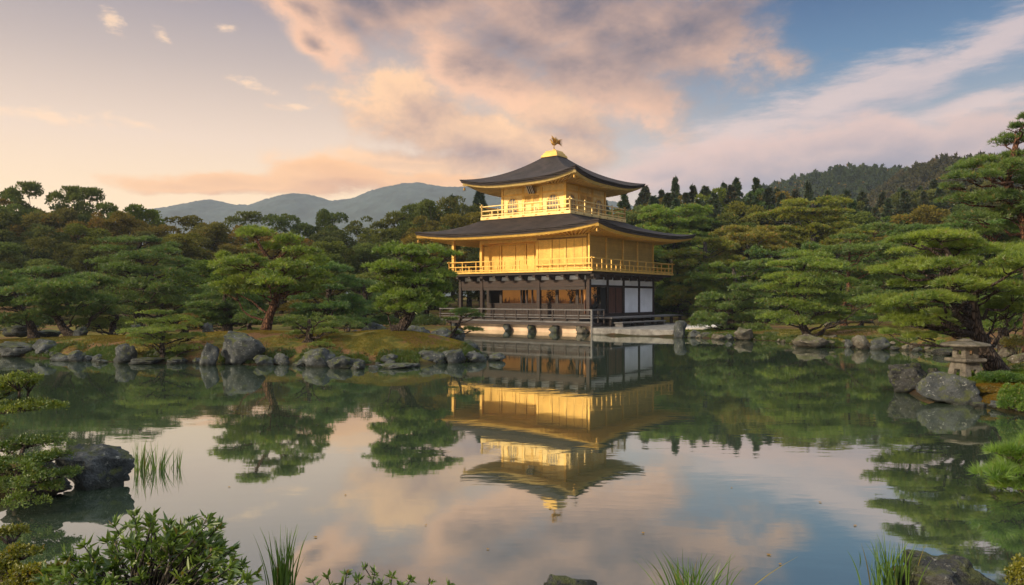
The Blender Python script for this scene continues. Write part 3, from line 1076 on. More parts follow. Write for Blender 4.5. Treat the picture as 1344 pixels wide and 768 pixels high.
# --- ground storey
MB().box(-5.6, X1 + 0.05, Y0 - 0.9, Y1, 0.62, 0.90).build('hall_floor', DARKWOOD, pav)
b = MB()
b.box(-5.45, X1 - 0.1, Y0 - 0.07, Y0 + 0.10, 2.98, 3.42)
b.build('brown_beam', BROWNWOOD, pav)
b = MB()
b.box(-5.45, X1 - 0.1, Y0 - 0.03, Y0 + 0.08, 2.78, 2.977)
b.box(-5.45, X1, Y0 - 0.06, Y0 + 0.06, 3.70, 3.78)
b.box(X1 - 0.06, X1 + 0.06, Y0 + 0.1, Y1, 3.66, 3.78)
b.box(X1 - 0.06, X1 + 0.06, Y0 + 0.1, Y1, 2.95, 3.10)
b.box(X1 - 0.06, X1 + 0.06, Y0 + 0.1, Y1, 0.905, 1.22)
b.box(-5.45, X1 - 0.2, Y0 + 0.2, Y1 - 0.2, 3.42, 3.60)
b.build('dark_beams', DARKWOOD, pav)
for k, x in enumerate(np.arange(-5.3, 5.2, 1.12)):
    MB().box(x + 0.13, x + 1.0, Y0 - 0.03, Y0 + 0.03, 3.44, 3.695).build('frieze_panel', PLASTER, pav)
for px in (633, 707.5, 772.7):
    x = face_x(px, Y0)
    MB().box(x - 0.12, x + 0.12, Y0 - 0.12, Y0 + 0.12, 0.905, 3.70).build('ground_post', BROWNWOOD, pav)
for x, y in ((-5.35, Y0), (-5.35, -1.0), (-5.35, 2.0), (-5.35, Y1), (X0, 0.5), (X0, Y1)):
    MB().box(x - 0.11, x + 0.11, y - 0.11, y + 0.11, 0.905, 3.42).build('ground_post', DARKWOOD, pav)
YI = Y0 + 0.85
MB().box(X0 - 0.05, X1 - 0.3, YI, YI + 0.08, 0.905, 1.80).build('dado_panel', BROWNWOOD, pav)
b = MB()
for x in np.arange(X0 + 0.2, X1 - 0.4, 0.13):
    b.box(x - 0.02, x + 0.02, YI - 0.02, YI - 0.002, 0.95, 1.74)
b.build('dado_slats', DARKWOOD, pav)
MB().box(X0 - 0.1, X1 - 0.3, YI - 0.04, YI + 0.1, 1.802, 1.87).build('window_sill', DARKWOOD, pav)
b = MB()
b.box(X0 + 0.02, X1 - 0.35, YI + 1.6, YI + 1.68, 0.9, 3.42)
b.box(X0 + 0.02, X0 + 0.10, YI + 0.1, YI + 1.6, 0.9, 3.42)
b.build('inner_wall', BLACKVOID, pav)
for pa, pb in ((660.5, 683), (693, 705), (710, 729.5), (734, 756.5), (760, 771)):
    a_, b_ = face_x(pa, YI + 1.5), face_x(pb, YI + 1.5)
    MB().box(a_ - 0.25, b_ + 0.15, YI + 1.52, YI + 1.57, 1.2, 2.95).build('lit_screen', SCREEN, pav)
for px, hw in ((657.5, 0.10), (684, 0.05), (691.5, 0.06), (698.5, 0.045), (731, 0.11), (757.5, 0.11), (763.5, 0.05)):
    x = face_x(px, YI)
    MB().box(x - hw, x + hw, YI - 0.03, YI + 0.07, 1.872, 2.98).build('window_post', DARKWOOD if hw > 0.06 else BROWNWOOD, pav)
# shaded face: white panels, the plank door and the lit corner bay
ycol = [Y0] + [face_y(px, X1) for px in (796.7, 817.8, 838, 856.8)]
for y in ycol[1:]:
    MB().box(X1 - 0.10, X1 + 0.085, y - 0.10, y + 0.10, 0.905, 3.77).build('ground_post', DARKWOOD, pav)
for i in range(4):
    MB().box(X1 - 0.03, X1 + 0.02, ycol[i] + 0.13, ycol[i + 1] - 0.12, 3.105, 3.655).build('white_panel', PLASTER, pav)
for i in (2, 3):
    MB().box(X1 - 0.03, X1 + 0.02, ycol[i] + 0.12, ycol[i + 1] - 0.12, 1.225, 2.945).build('white_panel', PLASTER, pav)
REDWOOD = m_wood('reddish_planks', (0.030, 0.014, 0.010, 1), (0.16, 0.055, 0.035, 1), 0.45, axis=(3, 7, 0.4), scale=3.0)
dr = MB()
dr.box(X1 - 0.06, X1 + 0.0, ycol[1] + 0.12, ycol[2] - 0.12, 1.225, 2.945)
dr = dr.build('plank_door', REDWOOD, pav)
b = MB()
for y in (ycol[1] + 0.16, (ycol[1] + ycol[2]) / 2, ycol[2] - 0.16):
    b.box(X1 + 0.003, X1 + 0.03, y - 0.04, y + 0.04, 1.23, 2.94)
b.build('door_stiles', DARKWOOD, dr)
ym = face_y(788.5, X1)
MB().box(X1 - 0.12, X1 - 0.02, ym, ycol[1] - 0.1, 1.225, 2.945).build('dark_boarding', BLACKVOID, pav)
MB().box(X1 - 0.08, X1 + 0.0, Y0 + 0.13, ym, 1.225, 1.82).build('dado_panel', BROWNWOOD, pav)
MB().box(X1 - 0.6, X1 - 0.55, Y0 + 0.7, ym + 0.4, 1.2, 2.95).build('lit_screen', SCREEN, pav)
MB().box(-3.0, X1 - 0.4, Y1 - 0.15, Y1 - 0.05, 0.9, 3.6).build('rear_wall', PLASTER, pav)
MB().box(X0, X1 - 0.2, Y0 + 0.3, Y1 - 0.2, 3.602, 3.66).build('hall_ceiling', DARKWOOD, pav)
# veranda over the water, its railing, the base wall behind the footings
b = MB()
b.box(-6.45, 6.40, -5.35, Y0 - 0.905, 0.66, 0.76)
b.build('veranda_floor', GREYWOOD, pav)
b = MB()
b.box(-6.45, 6.36, -5.31, -5.13, 0.47, 0.657)
b.box(6.18, 6.36, -5.12, -3.9, 0.47, 0.657)
b.build('veranda_beam', DARKWOOD, pav)
rl = MB()
pts = [(-6.4, -5.28), (6.3, -5.28)]
for z, th in ((1.49, 0.075), (1.13, 0.05), (0.96, 0.05)):
    rl.bar((-6.5, -5.28, z), (6.38, -5.28, z), th, th)
    rl.bar((6.32, -5.27, z), (6.32, -3.75, z), th, th)
    rl.bar((-6.4, -5.27, z), (-6.4, -3.0, z), th, th)
rl = rl.build('veranda_railing', GREYWOOD, pav)
for x in np.arange(-6.4, 6.2, 0.98):
    MB().box(x - 0.04, x + 0.04, -5.32, -5.24, 0.762, 1.45).build('railing_post', DARKWOOD, rl)
for y in (-4.5, -3.75):
    MB().box(6.28, 6.36, y - 0.04, y + 0.04, 0.6, 1.45).build('railing_post', DARKWOOD, rl)
MB().box(6.30, 6.42, -5.40, -5.28, 0.0, 1.50).build('corner_post', GREYWOOD, pav)
MB().box(-6.1, 6.0, -4.75, -4.5, -0.6, 0.46).build('base_wall', TANPLASTER, pav)
b = MB()
b.box(-6.0, 5.6, -4.45, Y1, -0.4, 0.61)
b.build('podium', TERRACE, pav)
MB().box(-5.35, -5.05, -5.25, -4.95, -0.5, 0.468).build('footing_pillar', ROCK, pav)
# broad bench along the shaded face and the step below it
b = MB()
b.box(X1 + 0.09, 6.95, -3.85, 6.95, 0.90, 1.0)
bn = b.build('bench', GREYWOOD, pav, bevel=0.01)
for y in np.arange(-3.6, 7.0, 1.5):
    MB().box(6.62, 6.80, y - 0.08, y + 0.08, 0.3, 0.897).build('leg', DARKWOOD, bn)
b = MB()
b.box(6.98, 7.62, -3.7, 2.6, 0.62, 0.70)
sp_ = b.build('step', GREYWOOD, pav, bevel=0.01)
for y in (-3.55, -0.6, 2.4):
    MB().box(7.02, 7.58, y - 0.05, y + 0.05, 0.38, 0.617).build('step_support', GREYWOOD, sp_)


def loc(x, y, z=0.0):
    return Vector((BX + CP * x - SP * y, BY + SP * x + CP * y, z))


# vases of branches that show dark against the lit screens: each stands in the hall by itself
def vase(px, depth, z, s, seed):
    x = face_x(px, YI + depth)
    rr_ = random.Random(seed)
    o = empty('branch_vase', loc(x, YI + depth, z))
    o.scale = (s, s, s)
    b = MB()
    b.box(-0.26, 0.26, -0.2, 0.2, 0.0, 0.07)
    for sx in (-0.22, 0.22):
        b.box(sx - 0.03, sx + 0.03, -0.17, 0.17, -0.0, 0.44)
    b.box(-0.28, 0.28, -0.2, 0.2, 0.44, 0.50)
    b.build('stand', BLACKVOID, o)
    b = MB()
    b.lathe([(0.08, 0.50), (0.15, 0.56), (0.17, 0.68), (0.10, 0.80), (0.065, 0.86), (0.09, 0.90)], (0, 0, 0), 12)
    b.build('vase', BLACKVOID, o, smooth=True)
    b = MB()
    for k in range(26):
        q = Vector((rr_.gauss(0, 0.13), rr_.gauss(0, 0.10), 1.05 + rr_.random() * 0.55))
        m_ = Vector((q.x * 0.3, q.y * 0.3, 1.0))
        b.tube([(0, 0, 0.86), m_, q], [0.012, 0.012, 0.006], 4)
        for j in range(5):
            u_ = q + Vector((rr_.gauss(0, 0.06), rr_.gauss(0, 0.06), rr_.gauss(0, 0.06)))
            b.add([q, u_, u_ + Vector((0.03, 0.0, 0.05))], [(0, 1, 2)])
    b.build('branches', BLACKVOID, o)
    return o


tag(vase(721.5, 0.9, 0.9, 1.18, 1), 'dark vase of branches before the lit screen just past the middle post', 'vase', 'vases inside the lit hall')
tag(vase(749.5, 0.9, 0.9, 1.25, 2), 'dark vase with tall branches in the lit window nearest the corner', 'vase', 'vases inside the lit hall')
tag(vase(781.5, -0.2, 1.0, 1.15, 3), 'dark vase of branches behind the corner opening on the shaded side', 'vase', 'vases inside the lit hall')

# stone landing beside the pavilion
tp = [(GX(779, 45.3), 45.3), (GX(800, 44.3), 44.3), (GX(830, 43.5), 43.5), (GX(884, 42.4), 42.4), (GX(893, 43.2), 43.2), (GX(912, 47), 47), (GX(930, 57), 57), (loc(5.7, 7.5).x, loc(5.7, 7.5).y), (loc(5.65, -4.4).x, loc(5.65, -4.4).y)]
b = MB()
n = len(tp)
b.add([(x, y, -0.6) for x, y in tp] + [(x, y, 0.40) for x, y in tp], [tuple(range(n, 2 * n))] + [(i, (i + 1) % n, n + (i + 1) % n, n + i) for i in range(n)])
ter = b.build('stone_landing', TERRACE, bevel=0.03)
tag(ter, 'pale flat stone landing beside the white panelled side of the pavilion', 'landing')
gp = [(GX(893, 43.9), 43.9), (GX(925, 43.4), 43.4), (GX(948, 46), 46), (GX(945, 58), 58), (GX(931, 58), 58), (GX(914, 48), 48)]
b = MB()
b.add([(x, y, 0.43 + (y - 43) * 0.012) for x, y in gp] + [(x, y, 0.1) for x, y in gp], [tuple(range(6))] + [(i, (i + 1) % 6, 6 + (i + 1) % 6, 6 + i) for i in range(6)])
tag(b.build('gravel_path', m_plain('pale_gravel', (0.52, 0.48, 0.43, 1), 0.95, 0.3, 14, 0.02)), 'pale gravel path leading from the landing into the garden', 'path', kind='structure')

# ----------------------------------------------------------------------------- plant builders
rng = np.random.default_rng(7)
random.seed(7)


def unit(v):
    return v / np.maximum(np.linalg.norm(v, axis=-1, keepdims=True), 1e-9)


def blades(P, N, per, length, width, spread, r):
    """Tapering needles: per blades from each point P along N with some spread. Returns verts, tris, tint."""
    n = len(P)
    P = np.repeat(P, per, 0)
    D = unit(np.repeat(N, per, 0) + r.normal(0, spread, (n * per, 3)))
    L = length * r.uniform(0.6, 1.25, (n * per, 1))
    S = unit(np.cross(D, r.normal(0, 1, (n * per, 3)))) * width * 0.5
    V = np.stack([P - S, P + S, P + D * L], 1).reshape(-1, 3)
    T = np.arange(n * per * 3).reshape(-1, 3)
    tint = np.repeat(np.clip(r.normal(0.45, 0.30, n), 0, 1), per * 3)
    return V, T, tint


def leaves(P, N, length, width, r, fold=0.25):
    """Pointed leaves as two bent halves: five corners, four triangles."""
    n = len(P)
    D = unit(N)
    S = unit(np.cross(D, r.normal(0, 1, (n, 3))))
    U = np.cross(S, D)
    L = length * r.uniform(0.45, 1.25, (n, 1))
    w_ = width * r.uniform(0.7, 1.15, (n, 1)) * 0.5
    a = P
    m = P + D * L * 0.5 - U * w_ * fold
    l_ = P + D * L * 0.45 - S * w_ + U * w_ * fold
    q = P + D * L * 0.45 + S * w_ + U * w_ * fold
    e_ = P + D * L - U * L * 0.08
    V = np.stack([a, l_, m, q, e_], 1).reshape(-1, 3)
    base = np.arange(n)[:, None] * 5
    T = np.concatenate([base + np.array([[0, 2, 1]]), base + np.array([[0, 3, 2]]), base + np.array([[1, 2, 4]]), base + np.array([[2, 3, 4]])], 0)
    tint = np.repeat(np.clip(r.normal(0.5, 0.25, n), 0, 1), 5)
    return V, T, tint


def join(parts):
    Vs, Ts, ts, o = [], [], [], 0
    for V, T, t in parts:
        Vs.append(V)
        Ts.append(T + o)
        ts.append(t)
        o += len(V)
    return np.concatenate(Vs), np.concatenate(Ts), np.concatenate(ts)


def pad_points(c, rx, ry, rz, n, r, lumps=None):
    """Points and outward directions over a cloud-shaped pad of foliage: many small domes over a flat lens."""
    k = lumps or max(5, int(9 * rx / max(rz, 0.05) ** 0.5 * 0.6) + 4)
    k = min(k, 26)
    a = r.uniform(0, 2 * np.pi, k)
    q = np.sqrt(r.uniform(0, 1, k))
    q[0] = 0
    lc = np.stack([np.cos(a) * q * rx * 0.82, np.sin(a) * q * ry * 0.82, (1 - q ** 2) * rz * 0.45 + r.normal(0, rz * 0.16, k)], 1)
    lr = np.stack([r.uniform(0.26, 0.46, k) * rx, r.uniform(0.26, 0.46, k) * ry, r.uniform(0.38, 0.66, k) * rz], 1)
    w_ = lr[:, 0] * lr[:, 1]
    pick = r.choice(k, n, p=w_ / w_.sum())
    d = unit(r.normal(0, 1, (n, 3)))
    d[:, 2] = np.where(d[:, 2] < -0.08, -d[:, 2], d[:, 2])
    rad = r.uniform(0.72, 1.08, (n, 1))
    p = lc[pick] + d * lr[pick] * rad
    nn = unit(d * np.array([1, 1, 0.8]) + np.array([0, 0, 0.55]))
    return p + np.array(c), nn


def limb(mb, p, q, r0, r1, sag=0.12, n=7, jit=0.05, sides=7):
    p, q = Vector(p), Vector(q)
    L = (q - p).length
    pts, rad = [], []
    for i in range(n):
        t = i / (n - 1)
        v = p.lerp(q, t)
        v.z += -sag * L * math.sin(math.pi * t) + 0.0
        if 0 < i < n - 1:
            v += Vector((random.gauss(0, jit), random.gauss(0, jit), random.gauss(0, jit))) * L
        pts.append(v)
        rad.append(r0 + (r1 - r0) * t ** 0.8)
    mb.tube(pts, rad, sides)


def smooth_path(pts, rad, k=5):
    """Catmull-Rom through the given points."""
    P = [Vector(p) for p in pts]
    out, ro = [], []
    for i in range(len(P) - 1):
        p0, p1, p2, p3 = P[max(i - 1, 0)], P[i], P[i + 1], P[min(i + 2, len(P) - 1)]
        for j in range(k):
            t = j / k
            out.append(0.5 * ((2 * p1) + (p2 - p0) * t + (2 * p0 - 5 * p1 + 4 * p2 - p3) * t * t + (3 * p1 - p0 - 3 * p2 + p3) * t ** 3))
            ro.append(rad[i] + (rad[i + 1] - rad[i]) * t)
    out.append(P[-1])
    ro.append(rad[-1])
    return out, ro


def pine(label, d, trunk, r0, pads, group=None, mat=None, bark=None, dens=1.0, extra=0.5, blade=(0.14, 0.028), per=6, deep=1.0, tint=(1, 1, 1, 1), name='garden_pine', cat='pine tree', limbs=(), seed=0, zoff=0.0):
    """A trained pine. trunk: photo points [(px, py, dd)], pads: [(px, py, half width, half height, dd)] in photo pixels at distance d + dd;
    more pads are added round the far and near sides so the crown is as deep as it is wide."""
    r = np.random.default_rng(seed + int(d * 100) + len(pads))
    random.seed(seed + int(d * 10))
    T3 = [W(px, py, d + dd) for px, py, dd in trunk]
    base = T3[0].copy()
    base.z = gz(base.x, base.y) - 0.08
    T3[0] = base
    root = empty(name, base)
    tag(root, label, cat, group)
    mb = MB()
    nT = len(T3)
    rad = [r0 * (1.0 - 0.72 * (i / (nT - 1))) for i in range(nT)]
    rad[0] *= 1.35
    path, prad = smooth_path([p - base for p in T3], rad, 6)
    # a trunk that leans a little out of the plane too
    mb.tube(path, prad, 10)
    for lp in limbs:
        q = [W(px, py, d + dd) - base for px, py, dd in lp[0]]
        pp, rr = smooth_path(q, np.linspace(lp[1], lp[2], len(q)), 5)
        mb.tube(pp, rr, 8)
    sc = d / F
    allp = []
    for (px, py, hw, hh, dd) in pads:
        c = W(px, py, d + dd) - base
        allp.append((c, hw * sc, hw * sc * r.uniform(0.7, 1.0), hh * sc * 1.25))
    cen = np.mean([[p[0].x, p[0].y] for p in allp], 0)
    wid = max(abs(p[0].x - cen[0]) + p[1] for p in allp)
    for (px, py, hw, hh, dd) in list(pads):
        if r.random() < extra:
            # the same tier, further round the trunk
            sgn = 1 if r.random() < 0.62 else -1
            c = W(px + r.normal(0, hw * 0.5), py + r.normal(0, hh * 0.5), d) - base
            c.y = sgn * r.uniform(0.25, 0.8) * wid * deep
            c.x = cen[0] + (c.x - cen[0]) * 0.8
            k = 1.0 + c.y / max(d, 1)
            allp.append((c, hw * sc * 0.9, hw * sc * 0.8, hh * sc * 1.25))
    parts = []
    pz = np.array([[p.x, p.y, p.z] for p in path])
    for (c, rx, ry, rz) in allp:
        n = int(dens * 620 * max(rx * ry, 0.05) ** 0.85) + 60
        P, N = pad_points((c.x, c.y, c.z - rz * 0.3), rx, ry, rz, n, r)
        parts.append(blades(P, N, per, blade[0], blade[1], 0.5, r))
        # a branch from the trunk below the pad
        cand = np.where(pz[:, 2] < c.z - 0.02)[0]
        dist = np.linalg.norm(pz - np.array([c.x, c.y, c.z - 0.25]), axis=1)
        i = cand[np.argmin(dist[cand])] if len(cand) else int(np.argmin(dist))
        j = max(0, i - 2)
        rb = min(prad[i] * 0.55, 0.03 + 0.018 * np.linalg.norm(pz[j] - np.array(c)))
        limb(mb, pz[j], (c.x, c.y, c.z - rz * 0.35), rb, 0.015, 0.06, 7, 0.035, 6)
        for _ in range(4):
            a = r.uniform(0, 6.28)
            s0 = Vector((c.x, c.y, c.z - rz * 0.35))
            limb(mb, s0.lerp(Vector(pz[j]), 0.25), s0 + Vector((math.cos(a) * rx * 0.7, math.sin(a) * ry * 0.7, rz * 0.25)), 0.02, 0.006, 0.0, 4, 0.05, 4)
    mb.build('trunk', bark or BARK, root, smooth=True)
    V, T, t = join(parts)
    o = link('crown', np_mesh('crown', V, T, False, {'tint': t}), mat or NEEDLE, root)
    o.color = tint
    return root


def tiered(label, px, base_y, top_y, hw, d, tiers=None, lean=0, group=None, mat=None, bark=None, tint=(1, 1, 1, 1), dens=1.0, name='tiered_pine', hh=None, seed=0, cone=0.5, cat='pine tree', blade=(0.14, 0.028), extra=0.6):
    """A pine pruned into level tiers, from its photo extents."""
    r = random.Random(seed * 7 + int(px))
    tiers = tiers or max(4, int((base_y - top_y) / 11))
    pads = []
    span = base_y - top_y
    for i in range(tiers):
        t = i / (tiers - 1)
        y = top_y + 5 + t * span * 0.80
        w_ = hw * (cone + (1 - cone) * math.sin(min(1, t * 1.25 + 0.12) * math.pi * 0.55))
        k = max(1, round(w_ / 17))
        for j in range(k):
            x = px + lean * (t - 1) + (0 if k == 1 else (-1 + 2 * j / (k - 1)) * w_ * 0.66) + r.uniform(-5, 5)
            pads.append((x, y + r.uniform(-4, 4) + abs(x - px) * 0.04, (w_ / k) * r.uniform(0.95, 1.35) + 4, hh or r.uniform(5, 8), r.uniform(-0.6, 0.6)))
    trunk = [(px, base_y, 0), (px + r.uniform(-3, 3) - lean * 0.2, base_y - span * 0.3, 0.1), (px + r.uniform(-4, 4) - lean * 0.6, base_y - span * 0.6, -0.1), (px - lean, top_y + 6, 0)]
    return pine(label, d, trunk, 0.11 + 0.0012 * span * d / 20, pads, group, mat, bark, dens, extra, blade, 6, 1.0, tint, name, cat, seed=seed)


# ----------------------------------------------------------------------------- garden pines on the left bank and the islet
GL = 'pines on the left bank'
pine('spreading pine with level pads on a leaning trunk near the left edge', 31,
     [(97, 447, 0), (84, 432, 0), (73, 413, .1), (62, 394, 0), (66, 372, .2)], 0.2,
     [(70, 356, 24, 6, 0), (112, 366, 32, 8, .5), (62, 381, 52, 8, -.6), (52, 394, 26, 8, -.8), (108, 393, 36, 9, -.3), (75, 410, 38, 10, -.5), (122, 410, 24, 9, .4), (140, 398, 16, 7, .2)], GL, seed=1)
pine('broad dark pine cut off by the left edge of the view', 31.5,
     [(45, 444, 0), (40, 425, .1), (28, 405, 0), (18, 380, 0)], 0.2,
     [(0, 360, 20, 6, .2), (15, 371, 45, 7, -.3), (-15, 384, 45, 8, 0), (2, 400, 36, 10, .3), (20, 419, 32, 9, -.3), (-40, 372, 30, 8, 0), (-45, 405, 40, 11, 0)], GL, seed=2)
pine('tallest dense round topped pine behind the left bank', 42,
     [(182, 428, 0), (184, 400, 0), (190, 362, 0), (181, 336, 0), (185, 318, 0)], 0.3,
     [(165, 316, 30, 5, 0), (198, 315, 18, 5, .2), (150, 328, 26, 7, -.4), (215, 330, 28, 7, .3), (185, 338, 35, 8, -1), (135, 345, 22, 7, 0), (238, 345, 22, 7, .3), (165, 352, 38, 9, -1.2),
      (215, 358, 32, 9, -.8), (250, 368, 18, 8, 0), (135, 370, 28, 9, -.6), (190, 375, 40, 10, -1.6), (235, 383, 30, 9, -.5), (150, 390, 35, 10, -1), (205, 395, 38, 10, -1), (255, 394, 16, 8, 0), (130, 396, 20, 8, .2), (175, 405, 35, 8, -.6)], GL, seed=3, dens=0.8)
pine('small low cloud pruned pine at the water edge of the left bank', 25.3,
     [(215, 466, 0), (213, 450, .1), (216, 430, 0), (212, 412, 0)], 0.09,
     [(205, 411, 24, 4, 0), (228, 419, 26, 4.5, .1), (188, 423, 20, 4.5, -.1), (252, 426, 14, 5, .1), (214, 432, 36, 6, -.3), (195, 440, 24, 5, -.3), (241, 442, 22, 5, 0), (200, 449, 30, 6, -.3), (246, 458, 24, 6, -.1)],
     GL, NEEDLE_BRIGHT, seed=4, dens=1.5, blade=(0.08, 0.014), tint=(0.85, 0.88, 0.8, 1))
pine('tall open pine with twisting reddish limbs on the left bank behind the big boulder', 29,
     [(348, 433, 0), (354, 414, 0), (361, 397, 0), (364, 379, .1), (358, 359, 0), (354, 342, .1), (343, 326, 0), (336, 313, 0)], 0.18,
     [(334, 307, 28, 7, 0), (379, 315, 22, 9, .3), (293, 338, 16, 6, 0), (325, 344, 33, 8, -.5), (391, 331, 28, 8, .2), (349, 326, 26, 7, .5), (409, 343, 20, 8, .2), (379, 349, 30, 9, -.6), (311, 359, 30, 8, 0),
      (338, 369, 38, 10, -.8), (397, 362, 36, 10, .2), (412, 374, 24, 8, 0), (345, 383, 28, 8, -.6), (308, 374, 26, 7, .2), (394, 379, 28, 7, .1), (425, 362, 16, 7, .5), (300, 384, 18, 6, .3)], GL, NEEDLE_BRIGHT, REDBARK, seed=5,
     limbs=[([(362, 385, 0), (375, 374, -.3), (390, 371, -.4)], .08, .03), ([(357, 352, 0), (366, 340, .1), (376, 330, .2)], .07, .03), ([(362, 380, 0), (340, 362, -.4), (318, 352, -.5)], .08, .03)], tint=(0.95, 1.0, 0.9, 1))
pine('leaning thick crowned pine on the grassy islet left of the pavilion', 27.6,
     [(516, 449, 0), (527, 430, 0), (541, 409, 0), (546, 393, 0), (543, 378, 0), (546, 362, 0), (538, 342, 0)], 0.23,
     [(516, 329, 24, 8, 0), (569, 329, 26, 8, .2), (592, 334, 14, 6, .1), (498, 356, 18, 7, 0), (522, 350, 28, 7, -.3), (558, 344, 26, 7, .3), (520, 366, 34, 9, -.5), (579, 360, 25, 8, .2), (555, 369, 30, 8, -.7),
      (584, 379, 22, 9, .1), (513, 381, 28, 9, -.3), (546, 388, 32, 9, -.8), (508, 402, 24, 10, 0), (534, 405, 26, 8, -.4), (573, 398, 28, 9, .1), (540, 332, 18, 7, .4)], 'pines on the islet', NEEDLE_BRIGHT, seed=6, dens=1.25, tint=(0.80, 0.92, 0.85, 1))
pine('small leaning pine on the islet tip in front of the veranda', 29.5,
     [(583, 455, 0), (592, 441, 0), (602, 426, 0), (606, 413, 0)], 0.09,
     [(606, 410, 18, 5, 0), (626, 415, 12, 4, .1), (618, 433, 17, 4, -.1), (592, 420, 10, 4, .2), (600, 438, 8, 3, .2)], 'pines on the islet', seed=7, dens=1.3, blade=(0.10, 0.016), extra=0.3)
GB = 'tiered pines behind the left bank'
tiered('low tiered pine just left of the tall open pine', 298, 432, 372, 42, 37, group=GB, seed=1)
tiered('tiered pine showing behind the tall open pine', 430, 432, 352, 40, 38.5, group=GB, seed=2, tint=(0.8, 0.95, 1, 1))
tiered('dark tiered pine between the open pine and the islet pine', 476, 430, 364, 32, 45, group=GB, seed=3, tint=(0.75, 0.85, 0.9, 1))
tiered('tiered pine low behind the tallest round pine', 262, 428, 380, 26, 44, group=GB, seed=4)
tiered('tiered pine behind the islet pine trunk', 520, 428, 375, 30, 56, group=GB, seed=5, tint=(0.75, 0.85, 0.9, 1))
GS = 'clipped shrubs on the left bank'
tiered('yellowish shrub clipped in tiers right of the spreading pine', 150, 435, 405, 26, 33, tiers=3, group=GS, seed=6, mat=NEEDLE_BRIGHT, name='clipped_shrub', cat='shrub', blade=(0.07, 0.018), dens=1.4, tint=(0.75, 0.75, 0.8, 1))
tiered('layered clipped shrub on the shore right of the big boulder', 405, 463, 412, 32, 26.4, tiers=5, group=GS, seed=7, mat=NEEDLE_BRIGHT, name='clipped_shrub', cat='shrub', blade=(0.07, 0.014), dens=1.5, tint=(0.75, 0.8, 0.9, 1), cone=0.8, hh=6)
tiered('low round shrub behind the mossy islet', 455, 446, 424, 22, 36, tiers=2, group=GS, seed=8, name='clipped_shrub', cat='shrub', blade=(0.07, 0.018), dens=1.4, cone=1.0, hh=8)
tiered('small olive shrub left of the tall pine trunk', 330, 436, 420, 20, 31, tiers=2, group=GS, seed=9, name='clipped_shrub', cat='shrub', blade=(0.07, 0.018), dens=1.4, cone=1.0, hh=6)
tiered('rust tinted shrub behind the small low pine', 243, 432, 408, 16, 34, tiers=2, group=GS, seed=10, name='clipped_shrub', cat='shrub', blade=(0.07, 0.018), dens=1.4, cone=1.0, hh=6, tint=(2.4, 0.9, 0.7, 1))

# ----------------------------------------------------------------------------- garden pines on the right bank
GR = 'pines on the right bank'
tiered('low tiered pine near the pale gravel path right of the pavilion', 957, 433, 384, 46, 43, group=GR, seed=11, tiers=4, mat=NEEDLE, cone=0.75, hh=7)
pine('leaning tiered pine over the pale shore boulder on the right bank', 35.5,
     [(1062, 441, 0), (1050, 420, 0), (1042, 400, 0), (1046, 375, 0), (1058, 345, 0)], 0.17,
     [(1062, 335, 34, 6, 0), (1040, 348, 32, 6, -.3), (1085, 352, 30, 6, .2), (1052, 363, 45, 7, -.4), (1100, 370, 28, 6, .3), (1020, 380, 30, 6, 0), (1066, 383, 40, 7, -.6), (1105, 395, 26, 7, .2), (1030, 398, 32, 6, -.3),
      (1075, 405, 38, 8, -.5), (1022, 416, 26, 7, -.2), (1045, 424, 30, 8, -.4), (1090, 420, 30, 8, .1), (1110, 412, 20, 7, .4)], GR, NEEDLE_BRIGHT, seed=12, tint=(0.85, 0.95, 0.9, 1), dens=0.9)
pine('slim pine with bare reddish trunk behind the right bank', 43,
     [(1108, 424, 0), (1106, 405, 0), (1113, 380, 0), (1114, 350, 0), (1116, 315, 0)], 0.17,
     [(1116, 312, 26, 6, 0), (1155, 300, 30, 6, .5), (1105, 330, 30, 7, -.5), (1148, 325, 30, 7, .3), (1180, 335, 30, 7, 0), (1095, 350, 32, 8, 0), (1140, 355, 34, 8, -.4), (1175, 365, 30, 9, .3), (1135, 385, 34, 10, -.6), (1170, 392, 30, 10, .2), (1135, 408, 30, 10, 0)],
     GR, NEEDLE, REDBARK, seed=13, dens=0.85)
